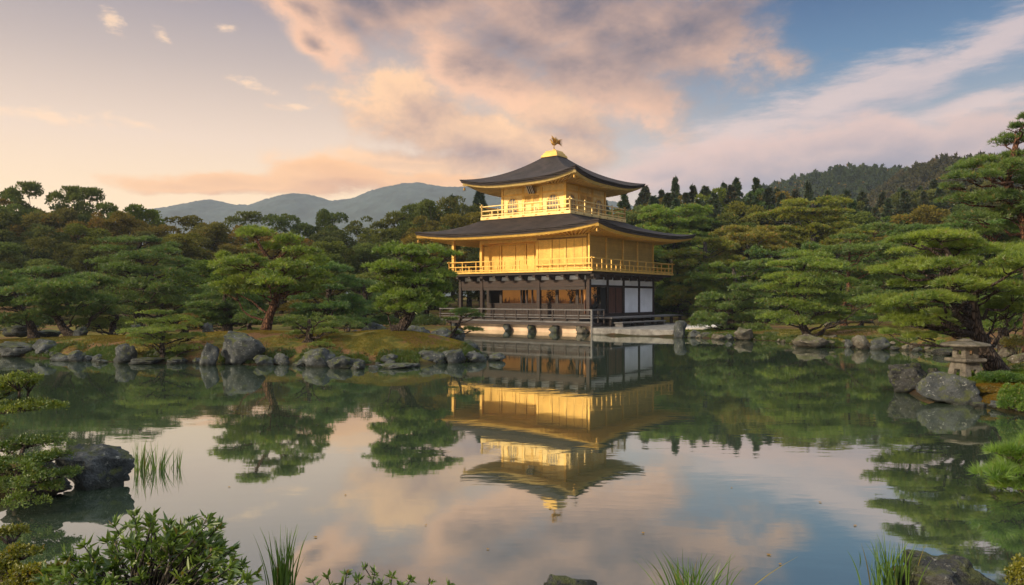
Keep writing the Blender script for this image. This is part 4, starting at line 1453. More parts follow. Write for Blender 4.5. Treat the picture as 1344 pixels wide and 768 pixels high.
hero = pine('large gnarled pine with bright level pads leaning beside the stone lantern', 18.4,
     [(1312, 486, 0), (1294, 462, 0), (1280, 432, 0), (1275, 404, 0), (1266, 389, 0), (1250, 376, -.1), (1238, 365, -.2), (1243, 350, -.2), (1246, 338, -.1), (1240, 325, 0)], 0.21,
     [(1232, 311, 48, 8, 0), (1185, 316, 26, 6, .3), (1262, 322, 46, 8, .4), (1300, 330, 40, 9, .6), (1170, 356, 30, 8, 0), (1205, 350, 40, 9, -.3), (1240, 341, 40, 7, .5), (1280, 360, 45, 9, .3), (1330, 352, 40, 11, .5),
      (1200, 373, 36, 6, .5), (1306, 377, 50, 9, -.3), (1345, 385, 30, 9, .2), (1168, 395, 38, 8, 0), (1204, 398, 44, 9, -.5), (1245, 392, 36, 7, -.7), (1158, 411, 20, 5, .3), (1186, 417, 30, 8, 0), (1218, 424, 36, 9, -.3),
      (1330, 402, 44, 12, .6), (1308, 408, 35, 9, .9), (1205, 442, 20, 5, 0), (1245, 436, 26, 6, .5), (1345, 330, 30, 9, .9)], GR, NEEDLE_BRIGHT, BARK, seed=14, dens=2.1, blade=(0.11, 0.012), per=8, extra=0.55, deep=0.9, tint=(0.95, 1.0, 1, 1),
     limbs=[([(1268, 392, 0), (1250, 376, -.2), (1235, 364, -.3), (1215, 362, -.3)], .12, .03), ([(1279, 428, 0), (1252, 412, -.4), (1240, 409, -.5), (1216, 407, -.6)], .10, .03), ([(1279, 440, 0), (1262, 436, -.4), (1245, 428, -.6), (1236, 424, -.7)], .10, .03),
            ([(1252, 412, -.4), (1262, 402, -.6), (1272, 396, -.7)], .06, .03), ([(1246, 345, 0), (1228, 332, -.2), (1209, 322, -.2)], .06, .02), ([(1238, 362, -.2), (1258, 352, -.4), (1276, 343, -.5)], .07, .02)])
pine('very tall dark pine reaching the top of the right edge', 25,
     [(1356, 440, 0), (1353, 350, 0), (1344, 285, 0), (1336, 255, 0), (1322, 242, 0), (1330, 205, 0), (1336, 178, 0)], 0.24,
     [(1333, 168, 16, 7, 0), (1338, 182, 24, 8, .2), (1292, 213, 24, 7, 0), (1328, 205, 26, 8, .3), (1268, 232, 28, 8, 0), (1312, 228, 32, 9, -.4), (1345, 240, 24, 9, 0), (1262, 262, 28, 8, .2), (1306, 257, 36, 9, -.5), (1246, 246, 14, 6, .1),
      (1282, 285, 38, 9, -.3), (1326, 281, 35, 11, 0), (1336, 300, 30, 11, .4), (1292, 304, 30, 8, .2), (1365, 225, 35, 12, .4), (1370, 270, 40, 14, 0), (1360, 320, 35, 12, 0)], GR, NEEDLE, REDBARK, seed=15, dens=1.3, blade=(0.13, 0.018))
tiered('bushy shrub below the tall dark pine at the right edge', 1318, 428, 392, 34, 26, tiers=3, group='shrubs on the right bank', seed=16, name='clipped_shrub', cat='shrub', mat=AZALEA, blade=(0.07, 0.022), dens=1.5, cone=1, tint=(0.8, 1.1, 0.9, 1))
tiered('low shrub at the far right shore below the gnarled pine', 1262, 452, 428, 26, 30, tiers=2, group='shrubs on the right bank', seed=17, name='clipped_shrub', cat='shrub', mat=NEEDLE_BRIGHT, blade=(0.07, 0.02), dens=1.4, cone=1, hh=8, tint=(0.7, 0.9, 0.9, 1))
tiered('dark ground hugging shrub under the slim reddish pine', 1130, 432, 416, 24, 40, tiers=2, group='shrubs on the right bank', seed=18, name='clipped_shrub', cat='shrub', blade=(0.07, 0.022), dens=1.3, cone=1, hh=5, tint=(0.7, 0.8, 0.8, 1))
GY = 'yellow green trees behind the pavilion'
spec = [('loose pale green tree directly right of the pavilion roofs', 885, 415, 272, 56, 68, (1.5, 1.45, 0.9, 1)), ('yellowing tree right of the pavilion balcony', 925, 415, 312, 46, 60, (1.75, 1.2, 0.7, 1)),
        ('orange tinted maple like tree at the middle of the right wood', 985, 415, 300, 46, 64, (2.0, 1.15, 0.7, 1)), ('olive tree standing behind the low tiered pine', 962, 420, 345, 50, 54, (1.2, 1.15, 0.9, 1)),
        ('autumn yellow tree with a bare leaning stem in the right wood', 1068, 415, 262, 58, 66, (1.9, 1.35, 0.7, 1)), ('deep green tree filling the gap behind the leaning tiered pine', 1012, 420, 330, 44, 56, (0.9, 1.0, 0.9, 1)),
        ('wide green tree behind the gnarled pine', 1205, 415, 300, 60, 50, (0.85, 0.95, 0.9, 1)), ('tall green tree behind the right edge pines', 1290, 420, 290, 70, 45, (0.8, 0.95, 0.9, 1)),
        ('low spreading tree close behind the bench of the pavilion', 892, 420, 365, 36, 66, (0.95, 1.0, 0.8, 1)), ('green tree between the slim pine and the autumn tree', 1100, 420, 325, 46, 54, (0.95, 1.05, 0.9, 1))]
for i, (lb, px, by, ty, hw, d, tn) in enumerate(spec):
    tiered(lb, px, by, ty, hw, d, group=GY, seed=30 + i, tint=tn, name='layered_tree', cat='tree', dens=0.55, blade=(0.2, 0.05), cone=0.55, bark=GREYBARK, mat=NEEDLE)


# ----------------------------------------------------------------------------- the forest behind: broadleaf trees and conifers, each a copy with its own turn, size and tint
def broad_variant(seed, n=15000):
    r = np.random.default_rng(seed)
    H, R = 10.0, 3.3
    k = 46
    a = r.uniform(0, 6.283, k)
    q = np.sqrt(r.uniform(0, 1, k))
    zz = r.uniform(0.20, 1.02, k)
    prof = np.sin(np.clip((zz - 0.1) / 0.95, 0, 1) * np.pi) ** 0.6
    c = np.stack([np.cos(a) * q * R * prof, np.sin(a) * q * R * prof, zz * H * 0.95], 1)
    cr = r.uniform(0.45, 1.35, k) * (1.1 - 0.35 * zz)
    c[:, :2] += r.normal(0, 0.45, (k, 2))
    pick = r.choice(k, n, p=cr ** 2 / (cr ** 2).sum())
    d = unit(r.normal(0, 1, (n, 3)))
    d[:, 2] = np.where(d[:, 2] < -0.4, -d[:, 2], d[:, 2])
    P = c[pick] + d * cr[pick][:, None] * np.array([1, 1, 0.75]) * r.uniform(0.65, 1.1, (n, 1))
    V, T, t = leaves(P, d + r.normal(0, 0.6, (n, 3)) + np.array([0, 0, 0.25]), 0.27, 0.17, r)
    t = np.clip(t * 0.6 + np.repeat(r.uniform(0, 0.5, k)[pick], 5), 0, 1)
    mesh = np_mesh('broadleaf_crown', V, T, False, {'tint': t})
    mb = MB()
    random.seed(seed)
    mb.tube([(0, 0, -0.4), (0.05, 0.02, 2), (0.1, 0.1, 4.5), (0, 0.1, 7.5)], [0.26, 0.2, 0.15, 0.05], 7)
    for i in range(14):
        z = random.uniform(1.8, 5)
        limb(mb, (0.05, 0.05, z), c[i], 0.09, 0.02, -0.05, 5, 0.04, 5)
    return mesh, mb


def conifer_variant(seed, nb=230, per_b=34):
    """A cedar: many drooping sprays round a straight stem, thinning to a point."""
    r = np.random.default_rng(seed)
    H = 13.0
    zb = 0.14 + 0.85 * r.uniform(0, 1, nb) ** 0.9
    az = r.uniform(0, 6.283, nb)
    Lb = 3.5 * (1.0 - zb) ** 0.9 * r.uniform(0.6, 1.15, nb) + 0.04
    q = r.uniform(0.1, 1.0, (nb, per_b)) ** 0.7
    wd = 0.26 * Lb[:, None] + 0.05
    side_ = r.normal(0, 1, (nb, per_b)) * wd * (1.15 - q)
    X = np.cos(az)[:, None] * q * Lb[:, None] - np.sin(az)[:, None] * side_
    Y = np.sin(az)[:, None] * q * Lb[:, None] + np.cos(az)[:, None] * side_
    Z = zb[:, None] * H - 0.42 * Lb[:, None] * q ** 1.4 + r.normal(0, 0.10, (nb, per_b)) + 0.2
    P = np.stack([X, Y, Z], -1).reshape(-1, 3)
    N = np.stack([np.repeat(np.cos(az), per_b), np.repeat(np.sin(az), per_b), np.full(nb * per_b, 0.15)], 1)
    V, T, t = blades(P, N, 3, 0.27, 0.13, 0.5, r)
    mesh = np_mesh('conifer_crown', V, T, False, {'tint': t})
    mb = MB()
    mb.tube([(0, 0, -0.4), (0.03, 0, 5), (0, 0.03, H * 0.99)], [0.24, 0.16, 0.03], 7)
    for i in range(0, nb, 4):
        mb.tube([(0, 0, zb[i] * H), (math.cos(az[i]) * Lb[i], math.sin(az[i]) * Lb[i], zb[i] * H - Lb[i] * 0.3)], [0.05, 0.012], 4)
    return mesh, mb


def proto_tree(kind, seed):
    crown, mb = (broad_variant if kind == 'broad' else conifer_variant)(seed)
    crown.materials.append(LEAF if kind == 'broad' else FIRLEAF)
    to = mb.build('trunk', GREYBARK, None, smooth=True)
    tm = to.data
    bpy.data.objects.remove(to)
    return crown, tm


BROAD = [proto_tree('broad', 100 + i) for i in range(7)]
CONI = [proto_tree('coni', 200 + i) for i in range(5)]


def plant(kind, v, x, y, h, wide, rz, tint, label, group):
    crown, tm = (BROAD if kind == 'broad' else CONI)[v]
    root = empty('broadleaf_tree' if kind == 'broad' else 'conifer', (x, y, gz(x, y)), rz)
    H = 10.6 if kind == 'broad' else 13.0
    root.scale = (wide, wide, h / H)
    tag(root, label, 'tree', group)
    c = link('crown', crown, None, root)
    c.color = tint
    link('trunk', tm, None, root)


# treeline heights read off the photograph: (px, py of the tops)
TOPS = [(-80, 240), (0, 240), (40, 242), (90, 246), (140, 254), (190, 266), (240, 270), (280, 276), (330, 280), (380, 280), (430, 272), (480, 274), (520, 272), (560, 262), (600, 250), (640, 255), (700, 262), (760, 258), (820, 254),
        (870, 242), (920, 238), (960, 240), (1010, 240), (1060, 248), (1110, 252), (1160, 250), (1210, 240), (1260, 235), (1330, 232), (1450, 232)]


def top_y(px):
    xs_, ys_ = zip(*TOPS)
    return float(np.interp(px, xs_, ys_))


fr = random.Random(11)
KINDS_B = [((1.0, 1.0, 1.0, 1), 'dark green broadleaf tree'), ((1.25, 1.02, 0.8, 1), 'olive brown broadleaf tree'), ((1.5, 0.98, 0.75, 1), 'rust tinted broadleaf tree'), ((1.15, 1.2, 0.9, 1), 'soft mid green broadleaf tree'), ((0.75, 0.85, 0.9, 1), 'deep shaded green broadleaf tree')]


def place_row(d, step, drop, kind, x0, x1, jitter):
    px = x0
    while px < x1:
        dd = d + fr.uniform(-jitter, jitter)
        x = GX(px, dd)
        g = gz(x, dd)
        ty = top_y(px) + drop + (fr.uniform(-7, 12) if kind == 'broad' else fr.uniform(-4, 9))
        h = CZ - (ty - HZ) / F * dd - g
        side_ = 'left of the pavilion' if px < 590 else 'behind the pavilion' if px < 870 else 'behind the right bank'
        row = 'front edge of the wood' if drop > 30 else 'skyline of the wood' if drop < 10 else 'middle of the wood'
        if kind == 'broad':
            ki = fr.choices(range(5), (3, 3, 1.4, 2, 2))[0]
            tn, nm = KINDS_B[ki]
            tn = tuple(c * fr.uniform(0.85, 1.15) for c in tn[:3]) + (1,)
            plant('broad', fr.randrange(len(BROAD)), x, dd, h, fr.uniform(0.85, 1.2) * (h / 10) ** 0.35, fr.uniform(0, 6.28), tn, f'{nm} at the {row} {side_}', f'forest trees {side_}')
        else:
            tn = tuple(c * fr.uniform(0.8, 1.2) for c in (1, 1, 1)) + (1,)
            plant('coni', fr.randrange(len(CONI)), x, dd, h * fr.uniform(0.93, 1.05), fr.uniform(1.0, 1.5) * (h / 13) ** 0.4, fr.uniform(0, 6.28), tn, f'dark pointed conifer at the {row} {side_}', f'conifers {side_}')
        px += step * fr.uniform(0.75, 1.25) / d * F


place_row(58, 4.2, 70, 'broad', -90, 560, 2)
place_row(66, 4.4, 38, 'broad', -90, 640, 2.5)
place_row(75, 4.3, 14, 'broad', -90, 880, 3)
place_row(86, 4.2, 0, 'broad', -90, 720, 3)
place_row(100, 3.4, -2, 'coni', 560, 860, 3)
place_row(72, 4.8, 48, 'broad', 860, 1400, 3)
place_row(82, 4.4, 26, 'broad', 880, 1420, 3)
place_row(84, 2.6, 18, 'coni', 850, 1180, 2)
place_row(95, 2.8, 5, 'broad', 835, 1300, 2)
place_row(90, 2.1, 8, 'coni', 838, 1290, 3)
place_row(98, 2.2, 0, 'coni', 842, 1300, 3)
place_row(64, 5.0, 62, 'broad', 1120, 1420, 2)
for px, ty, nm in ((30, 232, 'tall airy tree standing above the wood at the left edge'), (88, 238, 'tree crown rising second above the left wood'), (112, 240, 'twin crowned tree above the left wood'), (555, 257, 'tall tree rising just left of the upper roof')):
    d = 80
    x = GX(px, d)
    g = gz(x, d)
    plant('broad', 1, x, d, CZ - (ty - HZ) / F * d - g, 1.0, 1.0, (0.9, 0.95, 0.9, 1), nm, 'trees rising above the wood')

# ----------------------------------------------------------------------------- hills
def hill(name, label, pts, d, depth, mat, seed, amp, res=2.0, back=1.4):
    """A ridge with its skyline through the photo points at the distance d, falling towards and away from the viewer."""
    xs_ = [GX(p, d) for p, _ in pts]
    zs_ = [CZ - (y - HZ) / F * d for _, y in pts]
    X = np.arange(xs_[0], xs_[-1], res)
    Y = np.arange(d - depth, d + depth * back, res * 1.6)
    # rounded interpolation of the skyline
    zi = np.interp(X, xs_, zs_)
    kk = max(3, int(d * 0.022 / res))
    ker = np.hanning(kk)
    ker /= ker.sum()
    zi = np.convolve(np.pad(zi, kk // 2, mode='edge'), ker, mode='same')[kk // 2: kk // 2 + len(X)]
    XX, YY = np.meshgrid(X, Y)
    u = (YY - d) / np.where(YY < d, depth, depth * back)
    prof = np.cos(np.clip(u, -1, 1) * np.pi / 2) ** 1.3
    ZZ = zi[None, :] * prof
    r = np.random.default_rng(seed)
    for s_ in range(5):
        f = (0.018 * 1.9 ** s_) * (250 / d) ** 0.7
        ph = r.uniform(0, 6.28, 4)
        ZZ = ZZ + amp * 0.55 ** s_ * np.sin(XX * f + ph[0] + 1.3 * np.sin(YY * f * 0.7 + ph[1])) * np.sin(YY * f * 1.2 + ph[2] + np.sin(XX * f * 0.8 + ph[3])) * prof
    ZZ = ZZ - 3 * (1 - prof)
    return XX, YY, ZZ


def hill_mesh(name, XX, YY, ZZ, mat, bump=0.0, seed=0):
    if bump:
        ZZ = ZZ + np.random.default_rng(seed).uniform(0, bump, ZZ.shape)
    ny_, nx_ = XX.shape
    idx = np.arange(nx_ * ny_).reshape(ny_, nx_)
    q = np.stack([idx[:-1, :-1], idx[:-1, 1:], idx[1:, 1:], idx[1:, :-1]], -1).reshape(-1, 4)
    o = link(name, np_mesh(name, np.stack([XX, YY, ZZ], -1).reshape(-1, 3), q, True), mat)
    return o


HILLG = m_plain('wooded_hill_ground', (0.030, 0.042, 0.020, 1), 0.95, 0.35, 0.05, 0.3)
MOUNT = m_plain('far_wooded_slopes', (0.030, 0.044, 0.038, 1), 0.95, 0.4, 0.03, 1.0)


def clothe(name, label, XX, YY, ZZ, n, seed, size, tones):
    """The wood on a hillside: one mass of tree crowns, nobody could count them."""
    r = np.random.default_rng(seed)
    vis = np.argwhere((ZZ > 3) & (YY < YY[:, :1].min() + (YY.max() - YY.min()) * 0.55))
    pk = vis[r.choice(len(vis), n)]
    parts = []
    for (i, j) in pk:
        c = np.array([XX[i, j], YY[i, j], ZZ[i, j]]) + np.array([*r.uniform(-1.5, 1.5, 2), 0])
        s = size * r.uniform(0.7, 1.35)
        cone = r.random() < 0.35
        m_ = 70
        d = unit(r.normal(0, 1, (m_, 3)))
        d[:, 2] = np.abs(d[:, 2]) * 1.0 - 0.15
        zz = d[:, 2:3]
        k = (1.15 - np.clip(zz, 0, 1)) if cone else 1.0
        P = c + d * np.array([s, s, s * (2.1 if cone else 1.05)]) * np.concatenate([np.ones((m_, 2)) * k, np.ones((m_, 1))], 1) * r.uniform(0.75, 1.05, (m_, 1)) + np.array([0, 0, s * 0.3])
        V, T, t = blades(P, d + np.array([0, 0, 0.2]), 2, 1.0 * s * 0.45, 0.85 * s * 0.45, 0.5, r)
        t = np.clip(t * 0.3 + r.uniform(0, 0.75), 0, 1)
        parts.append((V, T, t))
    V, T, t = join(parts)
    o = link(name, np_mesh(name, V, T, False, {'tint': t}), m_leaf(name + '_leaves', tones[0], tones[1], 0.1, 0.02, 0.0, False))
    tag(o, label, 'wood', kind='stuff')


R1 = [(930, 310), (985, 272), (1010, 248), (1045, 236), (1085, 228), (1125, 228), (1165, 236), (1200, 258), (1240, 290), (1280, 320)]
R2 = [(1080, 330), (1120, 296), (1150, 272), (1185, 245), (1215, 228), (1255, 222), (1300, 224), (1360, 222), (1440, 224), (1540, 230), (1640, 280)]
h1 = hill('hill', '', [(p, y + 4) for p, y in R1], 400, 150, HILLG, 1, 2.6, 3.6)
tag(hill_mesh('hill', *h1, HILLG, 0, 1), 'round wooded hill right of the pavilion', 'hill', kind='structure')
clothe('hillside_forest', 'dark wood covering the round hill right of the pavilion', *h1, 3200, 5, 2.6, ((0.020, 0.036, 0.016, 1), (0.052, 0.070, 0.026, 1)))
h2 = hill('hill', '', [(p, y - 1) for p, y in R2], 260, 90, HILLG, 2, 1.8, 2.6)
tag(hill_mesh('hill', *h2, HILLG, 0, 2), 'nearer wooded hill at the right edge', 'hill', kind='structure')
clothe('hillside_forest', 'mixed brownish wood covering the nearer hill at the right edge', *h2, 2400, 6, 2.2, ((0.022, 0.036, 0.016, 1), (0.085, 0.066, 0.028, 1)))
M1 = [(60, 330), (150, 300), (215, 274), (250, 269), (285, 261), (310, 267), (345, 268), (370, 258), (393, 252), (415, 254), (440, 262), (475, 259), (500, 248), (530, 242), (556, 241), (585, 246), (640, 247), (700, 252), (780, 262), (860, 280), (980, 320)]
m1 = hill('mountain', '', [(p, y + 4) for p, y in M1], 1300, 440, MOUNT, 3, 3.0, 4.0, 1.0)
tag(hill_mesh('mountain', *m1, MOUNT, 4.0, 3), 'pale hazy mountain ridge beyond the left wood', 'mountain', kind='structure')


# ----------------------------------------------------------------------------- rocks
def rock_mesh(seed, facets=14, rough=0.30, sub=4):
    bm = bmesh.new()
    bmesh.ops.create_icosphere(bm, subdivisions=sub, radius=1.0)
    r = random.Random(seed)
    off = Vector((r.uniform(-50, 50), r.uniform(-50, 50), r.uniform(-50, 50)))
    planes = []
    for _ in range(facets):
        n_ = Vector((r.gauss(0, 1), r.gauss(0, 1), r.gauss(0, 0.8))).normalized()
        planes.append((n_, r.uniform(0.5, 0.88)))
    for v in bm.verts:
        p = v.co.copy()
        for n_, h_ in planes:
            k = p.dot(n_) - h_
            if k > 0:
                p -= n_ * k * 0.94
        q = p * 1.5 + off
        p *= 1 + rough * noise.fractal(q, 1.0, 2.1, 4) + 0.07 * noise.noise(q * 5) + 0.045 * noise.noise(q * 11) + 0.02 * noise.noise(q * 23)
        v.co = p
    me = bpy.data.meshes.new('boulder')
    bm.to_mesh(me)
    bm.free()
    co = np.array([v.co[:] for v in me.vertices])
    lo, hi = co.min(0), co.max(0)
    co = (co - (lo + hi) / 2) / ((hi - lo) / 2)
    me.vertices.foreach_set('co', co.astype(np.float32).ravel())
    me.polygons.foreach_set('use_smooth', [True] * len(me.polygons))
    me.update()
    return me


def rock_set(mat, seeds, **kw):
    out_ = []
    for s_ in seeds:
        me = rock_mesh(s_, **kw)
        me.materials.append(mat)
        out_.append(me)
    return out_


RK = rock_set(ROCK, range(1, 9))
RKW = rock_set(ROCK_WARM, range(20, 25))
RKD = rock_set(ROCK_DARK, range(30, 34), facets=13, sub=5)
_fm = RKD[2].copy()
_fm.materials.clear()
_fm.materials.append(ROCK)
RKF = [_fm]
_ri = [0]


def rock(px, base, hw, h, label, meshes=RK, d=None, group='boulders along the shore', depth=None, rz=None, v=None, sink=0.25, name='boulder'):
    """A boulder from its photo extents: middle px, waterline y, half width and height in pixels."""
    dd = d or min(F * CZ / (base - HZ), 200)
    s_ = dd / F
    x = GX(px, dd)
    zb = CZ - (base - HZ) * s_
    H = h * s_
    _ri[0] += 1
    me = meshes[(v if v is not None else _ri[0]) % len(meshes)]
    o = link(name, me)
    sx = hw * s_ * 1.06
    sy = depth or sx * random.uniform(0.75, 0.95)
    Ht = H * (1 + sink)
    o.location = (x, dd + sy * 0.6, zb - H * sink + Ht / 2)
    o.scale = (sx, sy, Ht / 2)
    # turn the stone in half turns only, so that its width stays as given
    o.rotation_euler = (0, 0, rz if rz is not None else random.choice((0, math.pi)) + random.uniform(-0.15, 0.15))
    tag(o, label, 'rock', group)
    return o


random.seed(5)
LROCKS = [(15, 469, 30, 20, 'wide dark boulder at the left edge of the left bank'), (55, 470, 17, 25, 'tall round boulder second from the left edge on the left bank'), (78, 474, 16, 8, 'low flat stone lapped by water right of the tall round boulder'),
          (97, 475, 10, 15, 'square blue grey stone before the leaning pine trunk'), (131, 477, 8, 5, 'tiny pale stone in the water before the left bank'), (158, 477, 18, 26, 'pale upright boulder left of the small low pine'),
          (192, 478, 24, 8, 'low ledge stone under the small low pine'), (273, 480, 12, 31, 'upright block of stone left of the largest boulder'), (313, 479, 31, 44, 'largest humped boulder on the left bank below the tall open pine'),
          (343, 480, 13, 14, 'rough brownish stone right of the largest boulder'), (368, 479, 10, 16, 'small leaning pale stone below the layered shrub'), (416, 482, 20, 25, 'pointed boulder right of the layered shrub'),
          (444, 484, 18, 17, 'rounded boulder on the islet shore beside the pointed boulder'), (468, 485, 9, 10, 'small stone cluster end on the islet shore'), (518, 484, 22, 6, 'flat reddish stone at the islet water line'),
          (560, 477, 23, 18, 'grey sloping boulder on the right half of the islet shore'), (594, 477, 16, 19, 'grey boulder touching the sloping boulder near the islet tip'), (624, 476, 14, 14, 'mossy boulder at the islet tip'), (652, 474, 11, 11, 'lone round rock in the water off the islet tip'),
          (230, 478, 12, 9, 'dark wet stone below the small low pine'), (392, 481, 9, 7, 'dark stone between the leaning stone and the pointed boulder'), (490, 485, 8, 5, 'small dark stone on the middle of the islet shore'), (543, 482, 8, 5, 'small mossy stone left of the sloping boulder')]
for px, b_, hw, h_, lb in LROCKS:
    rock(px, b_, hw, h_, lb)
rock(611, 462, 17, 15, 'round boulder on top of the islet beside the small leaning pine', d=28.0)
for px, b_, hw, h_, d, lb in ((18, 440, 26, 14, 33, 'broad dark rock behind the left bank shore'), (104, 446, 9, 18, 30, 'upright rock beside the leaning pine trunk'), (108, 452, 9, 6, 29, 'pale flat rock at the foot of the upright rock'), (60, 441, 14, 8, 34, 'low rock between the two leaning trunks'),
                              (176, 433, 8, 8, 36, 'small rock behind the pale upright boulder'), (272, 436, 8, 13, 34, 'pointed grey rock on the grass behind the largest boulder'), (152, 437, 9, 6, 36, 'blue grey flat rock under the tallest pine')):
    rock(px, b_, hw, h_, lb, d=d, group='rocks on the left bank')
for px, b_, hw, h_, lb in ((488, 444, 17, 22, 'craggy grey boulder across the channel behind the islet'), (509, 444, 9, 13, 'small boulder right of the craggy one behind the islet'), (548, 447, 17, 20, 'broad boulder behind the islet pine trunk'), (578, 447, 15, 17, 'boulder behind the small leaning pine'),
                            (600, 446, 10, 15, 'pale boulder at the left foot of the veranda'), (528, 445, 9, 9, 'low boulder behind the islet pine base'), (465, 443, 8, 10, 'dark boulder left of the craggy one')):
    rock(px, b_, hw, h_, lb, group='boulders behind the islet', sink=0.4)
RROCKS = [(894, 443.5, 9, 23, 'tall upright pale green boulder at the corner of the stone landing', RK), (911, 443.5, 8, 11, 'blue grey stone right of the upright corner boulder', RK), (927, 444, 9, 8, 'low dark stone second from the upright corner boulder', RKD), (959, 447, 6, 9, 'small stone left of the round pale boulder', RK),
          (978, 447, 14, 17, 'round pale boulder below the low tiered pine', RKW), (1007, 447, 7, 6, 'low brown stone right of the round pale boulder', RKW), (1020, 446.5, 8, 11, 'tan boulder of a pair on the right shore', RKW), (1032, 447, 7, 9, 'dark boulder of a pair on the right shore', RKD),
          (1070, 457, 23, 18, 'wide pale boulder standing in the water below the leaning pine', RKW), (1094, 454, 13, 15, 'warm brown boulder behind the wide pale boulder', RKW), (1116, 457, 6, 12, 'narrow boulder right of the wide pale boulder', RK), (1135, 459, 12, 19, 'speckled white boulder on the right shore', RKW),
          (1159, 459.5, 12, 17, 'blue grey domed boulder beside the speckled white one', RK), (1191, 460, 6, 8, 'small orange tan stone on the right shore', RKW), (1219, 462, 5, 8, 'small pale stone left of the lantern roof', RKW), (1241, 467, 13, 10, 'flat dark stone in the water behind the lantern', RKD), (945, 446, 7, 7, 'small brown stone right of the low dark one', RKW), (1052, 450, 8, 7, 'small mossy stone at the foot of the leaning pine', RK), (1176, 460, 6, 6, 'dark little stone between the domed boulder and the orange stone', RKD), (1205, 462, 7, 6, 'low mossy stone before the gnarled pine', RK)]
for px, b_, hw, h_, lb, ms in RROCKS:
    rock(px, b_, hw, h_, lb, ms, group='boulders along the right shore')
for px, b_, hw, h_, d, lb, ms in ((1323, 473, 11, 17, 24, 'craggy pale rock at the right edge behind the pine trunk', RKW), (1313, 458, 7, 9, 27, 'small grey rock above the craggy one at the right edge', RK), (1340, 476, 10, 13, 23, 'brown mossy rock cut by the right edge', RKW), (1140, 424, 10, 3, 41, 'flat pale slab stone under the slim pine', RKW),
                                  (1088, 427, 6, 4, 41, 'white garden stone behind the leaning pine', RKW), (994, 428, 7, 3, 46, 'pale flat garden stone near the gravel path', RKW), (972, 422, 6, 3, 50, 'white stone beside the gravel path', RKW), (1036, 427, 5, 3, 42, 'pale little stone left of the leaning trunk', RKW), (1105, 425, 7, 4, 41.5, 'dark garden rock at the foot of the slim pine', RKD)):
    rock(px, b_, hw, h_, lb, ms, d=d, group='rocks on the right bank')
# the spit with the lantern
rock(1203, 516, 32, 39, 'pointed dark boulder in the water left of the lantern', RKD, v=0, group='boulders of the lantern spit', rz=0.2)
rock(1251, 530, 37, 41, 'big speckled grey boulder before the lantern', RK, v=3, group='boulders of the lantern spit', rz=0.0)
rock(1288, 537, 10, 9, 'small flat wet rock beside the big speckled boulder', RKD, group='boulders of the lantern spit')
rock(1298, 512, 12, 8, 'dark flat rock in the moss right of the lantern', RKD, d=16.2, group='boulders of the lantern spit')
rock(1228, 492, 8, 9, 'small mossy rock behind the pointed dark boulder', RKD, d=18.6, group='boulders of the lantern spit')
rock(1316, 536, 12, 9, 'low rock under the yellow moss mound at the right edge', RK, d=14.6, group='boulders of the lantern spit')
# small stones wedged between the big ones
rs = random.Random(31)
for path, num, lb, grp, ms in ((SHORE[3:13], 46, 'small dark stone wedged between the larger boulders of the left bank shore', 'small stones of the left bank shore', RK), (SHORE_B[4:12], 34, 'small stone wedged between the larger boulders of the right bank shore', 'small stones of the right bank shore', RKW)):
    for k in range(num):
        i = rs.randrange(len(path) - 1)
        f_ = rs.random()
        px = path[i][0] * (1 - f_) + path[i + 1][0] * f_
        d = path[i][1] * (1 - f_) + path[i + 1][1] * f_ + rs.uniform(-0.05, 0.30)
        x = GX(px, d)
        o = link('shore_stone', ms[rs.randrange(len(ms))])
        w_ = rs.uniform(0.08, 0.24)
        o.scale = (w_, w_ * rs.uniform(0.7, 1.0), w_ * rs.uniform(0.5, 0.9))
        o.location = (x, d, max(gz(x, d), 0.0) + o.scale[2] * 0.25)
        o.rotation_euler = (rs.uniform(-0.3, 0.3), rs.uniform(-0.3, 0.3), rs.uniform(0, 6.28))
        tag(o, lb, 'rock', grp)
# close to the camera
rock(114, 641, 48, 54, 'large dark flat topped rock in the water at the left', RKF, v=0, group='foreground rocks', sink=0.35, rz=0.1)
rock(40, 652, 40, 44, 'dark rock under the azalea at the left edge', RKD, v=1, d=8.0, group='foreground rocks')
rock(757, 814, 52, 46, 'dark rock tip poking up at the bottom middle', RKD, v=3, d=5.35, group='foreground rocks')
rock(1262, 800, 66, 56, 'broad dark rock at the bottom right', RKD, v=0, d=5.5, group='foreground rocks')
# footings under the veranda edge
for px, hw, h_, lb in ((666, 6.5, 14, 'leftmost rounded footing stone under the veranda'), (697, 6, 14, 'second rounded footing stone under the veranda'), (727, 7.5, 15, 'bluish footing stone under the middle of the veranda'), (764, 8, 16, 'brown footing stone nearest the veranda corner')):
    x = face_x(px, -5.0)
    p = loc(x, -5.0)
    s_ = p.y / F
    o = link('footing_stone', (RK if px != 764 else RKW)[2 if px != 764 else 1])
    o.location = (p.x, p.y, 0.15)
    o.scale = (hw * s_, hw * s_, 0.40)
    o.rotation_euler = (0, 0, px)
    tag(o, lb, 'rock', 'footing stones under the veranda')

# ----------------------------------------------------------------------------- stone lantern on the spit
LD = 17.4
lp = W(1267, 492, LD)
lz = gz(lp.x, lp.y)
lan = empty('stone_lantern', (lp.x, lp.y, lz - 0.03), 0.25)
tag(lan, 'weathered stone lantern with a wide flat roof on the spit', 'lantern')
u = LD / F
z1 = CZ - (473.5 - HZ) * u - lz
z2 = z1 + 5.5 * u
z3 = z2 + 14.5 * u
z4 = z3 + 5 * u


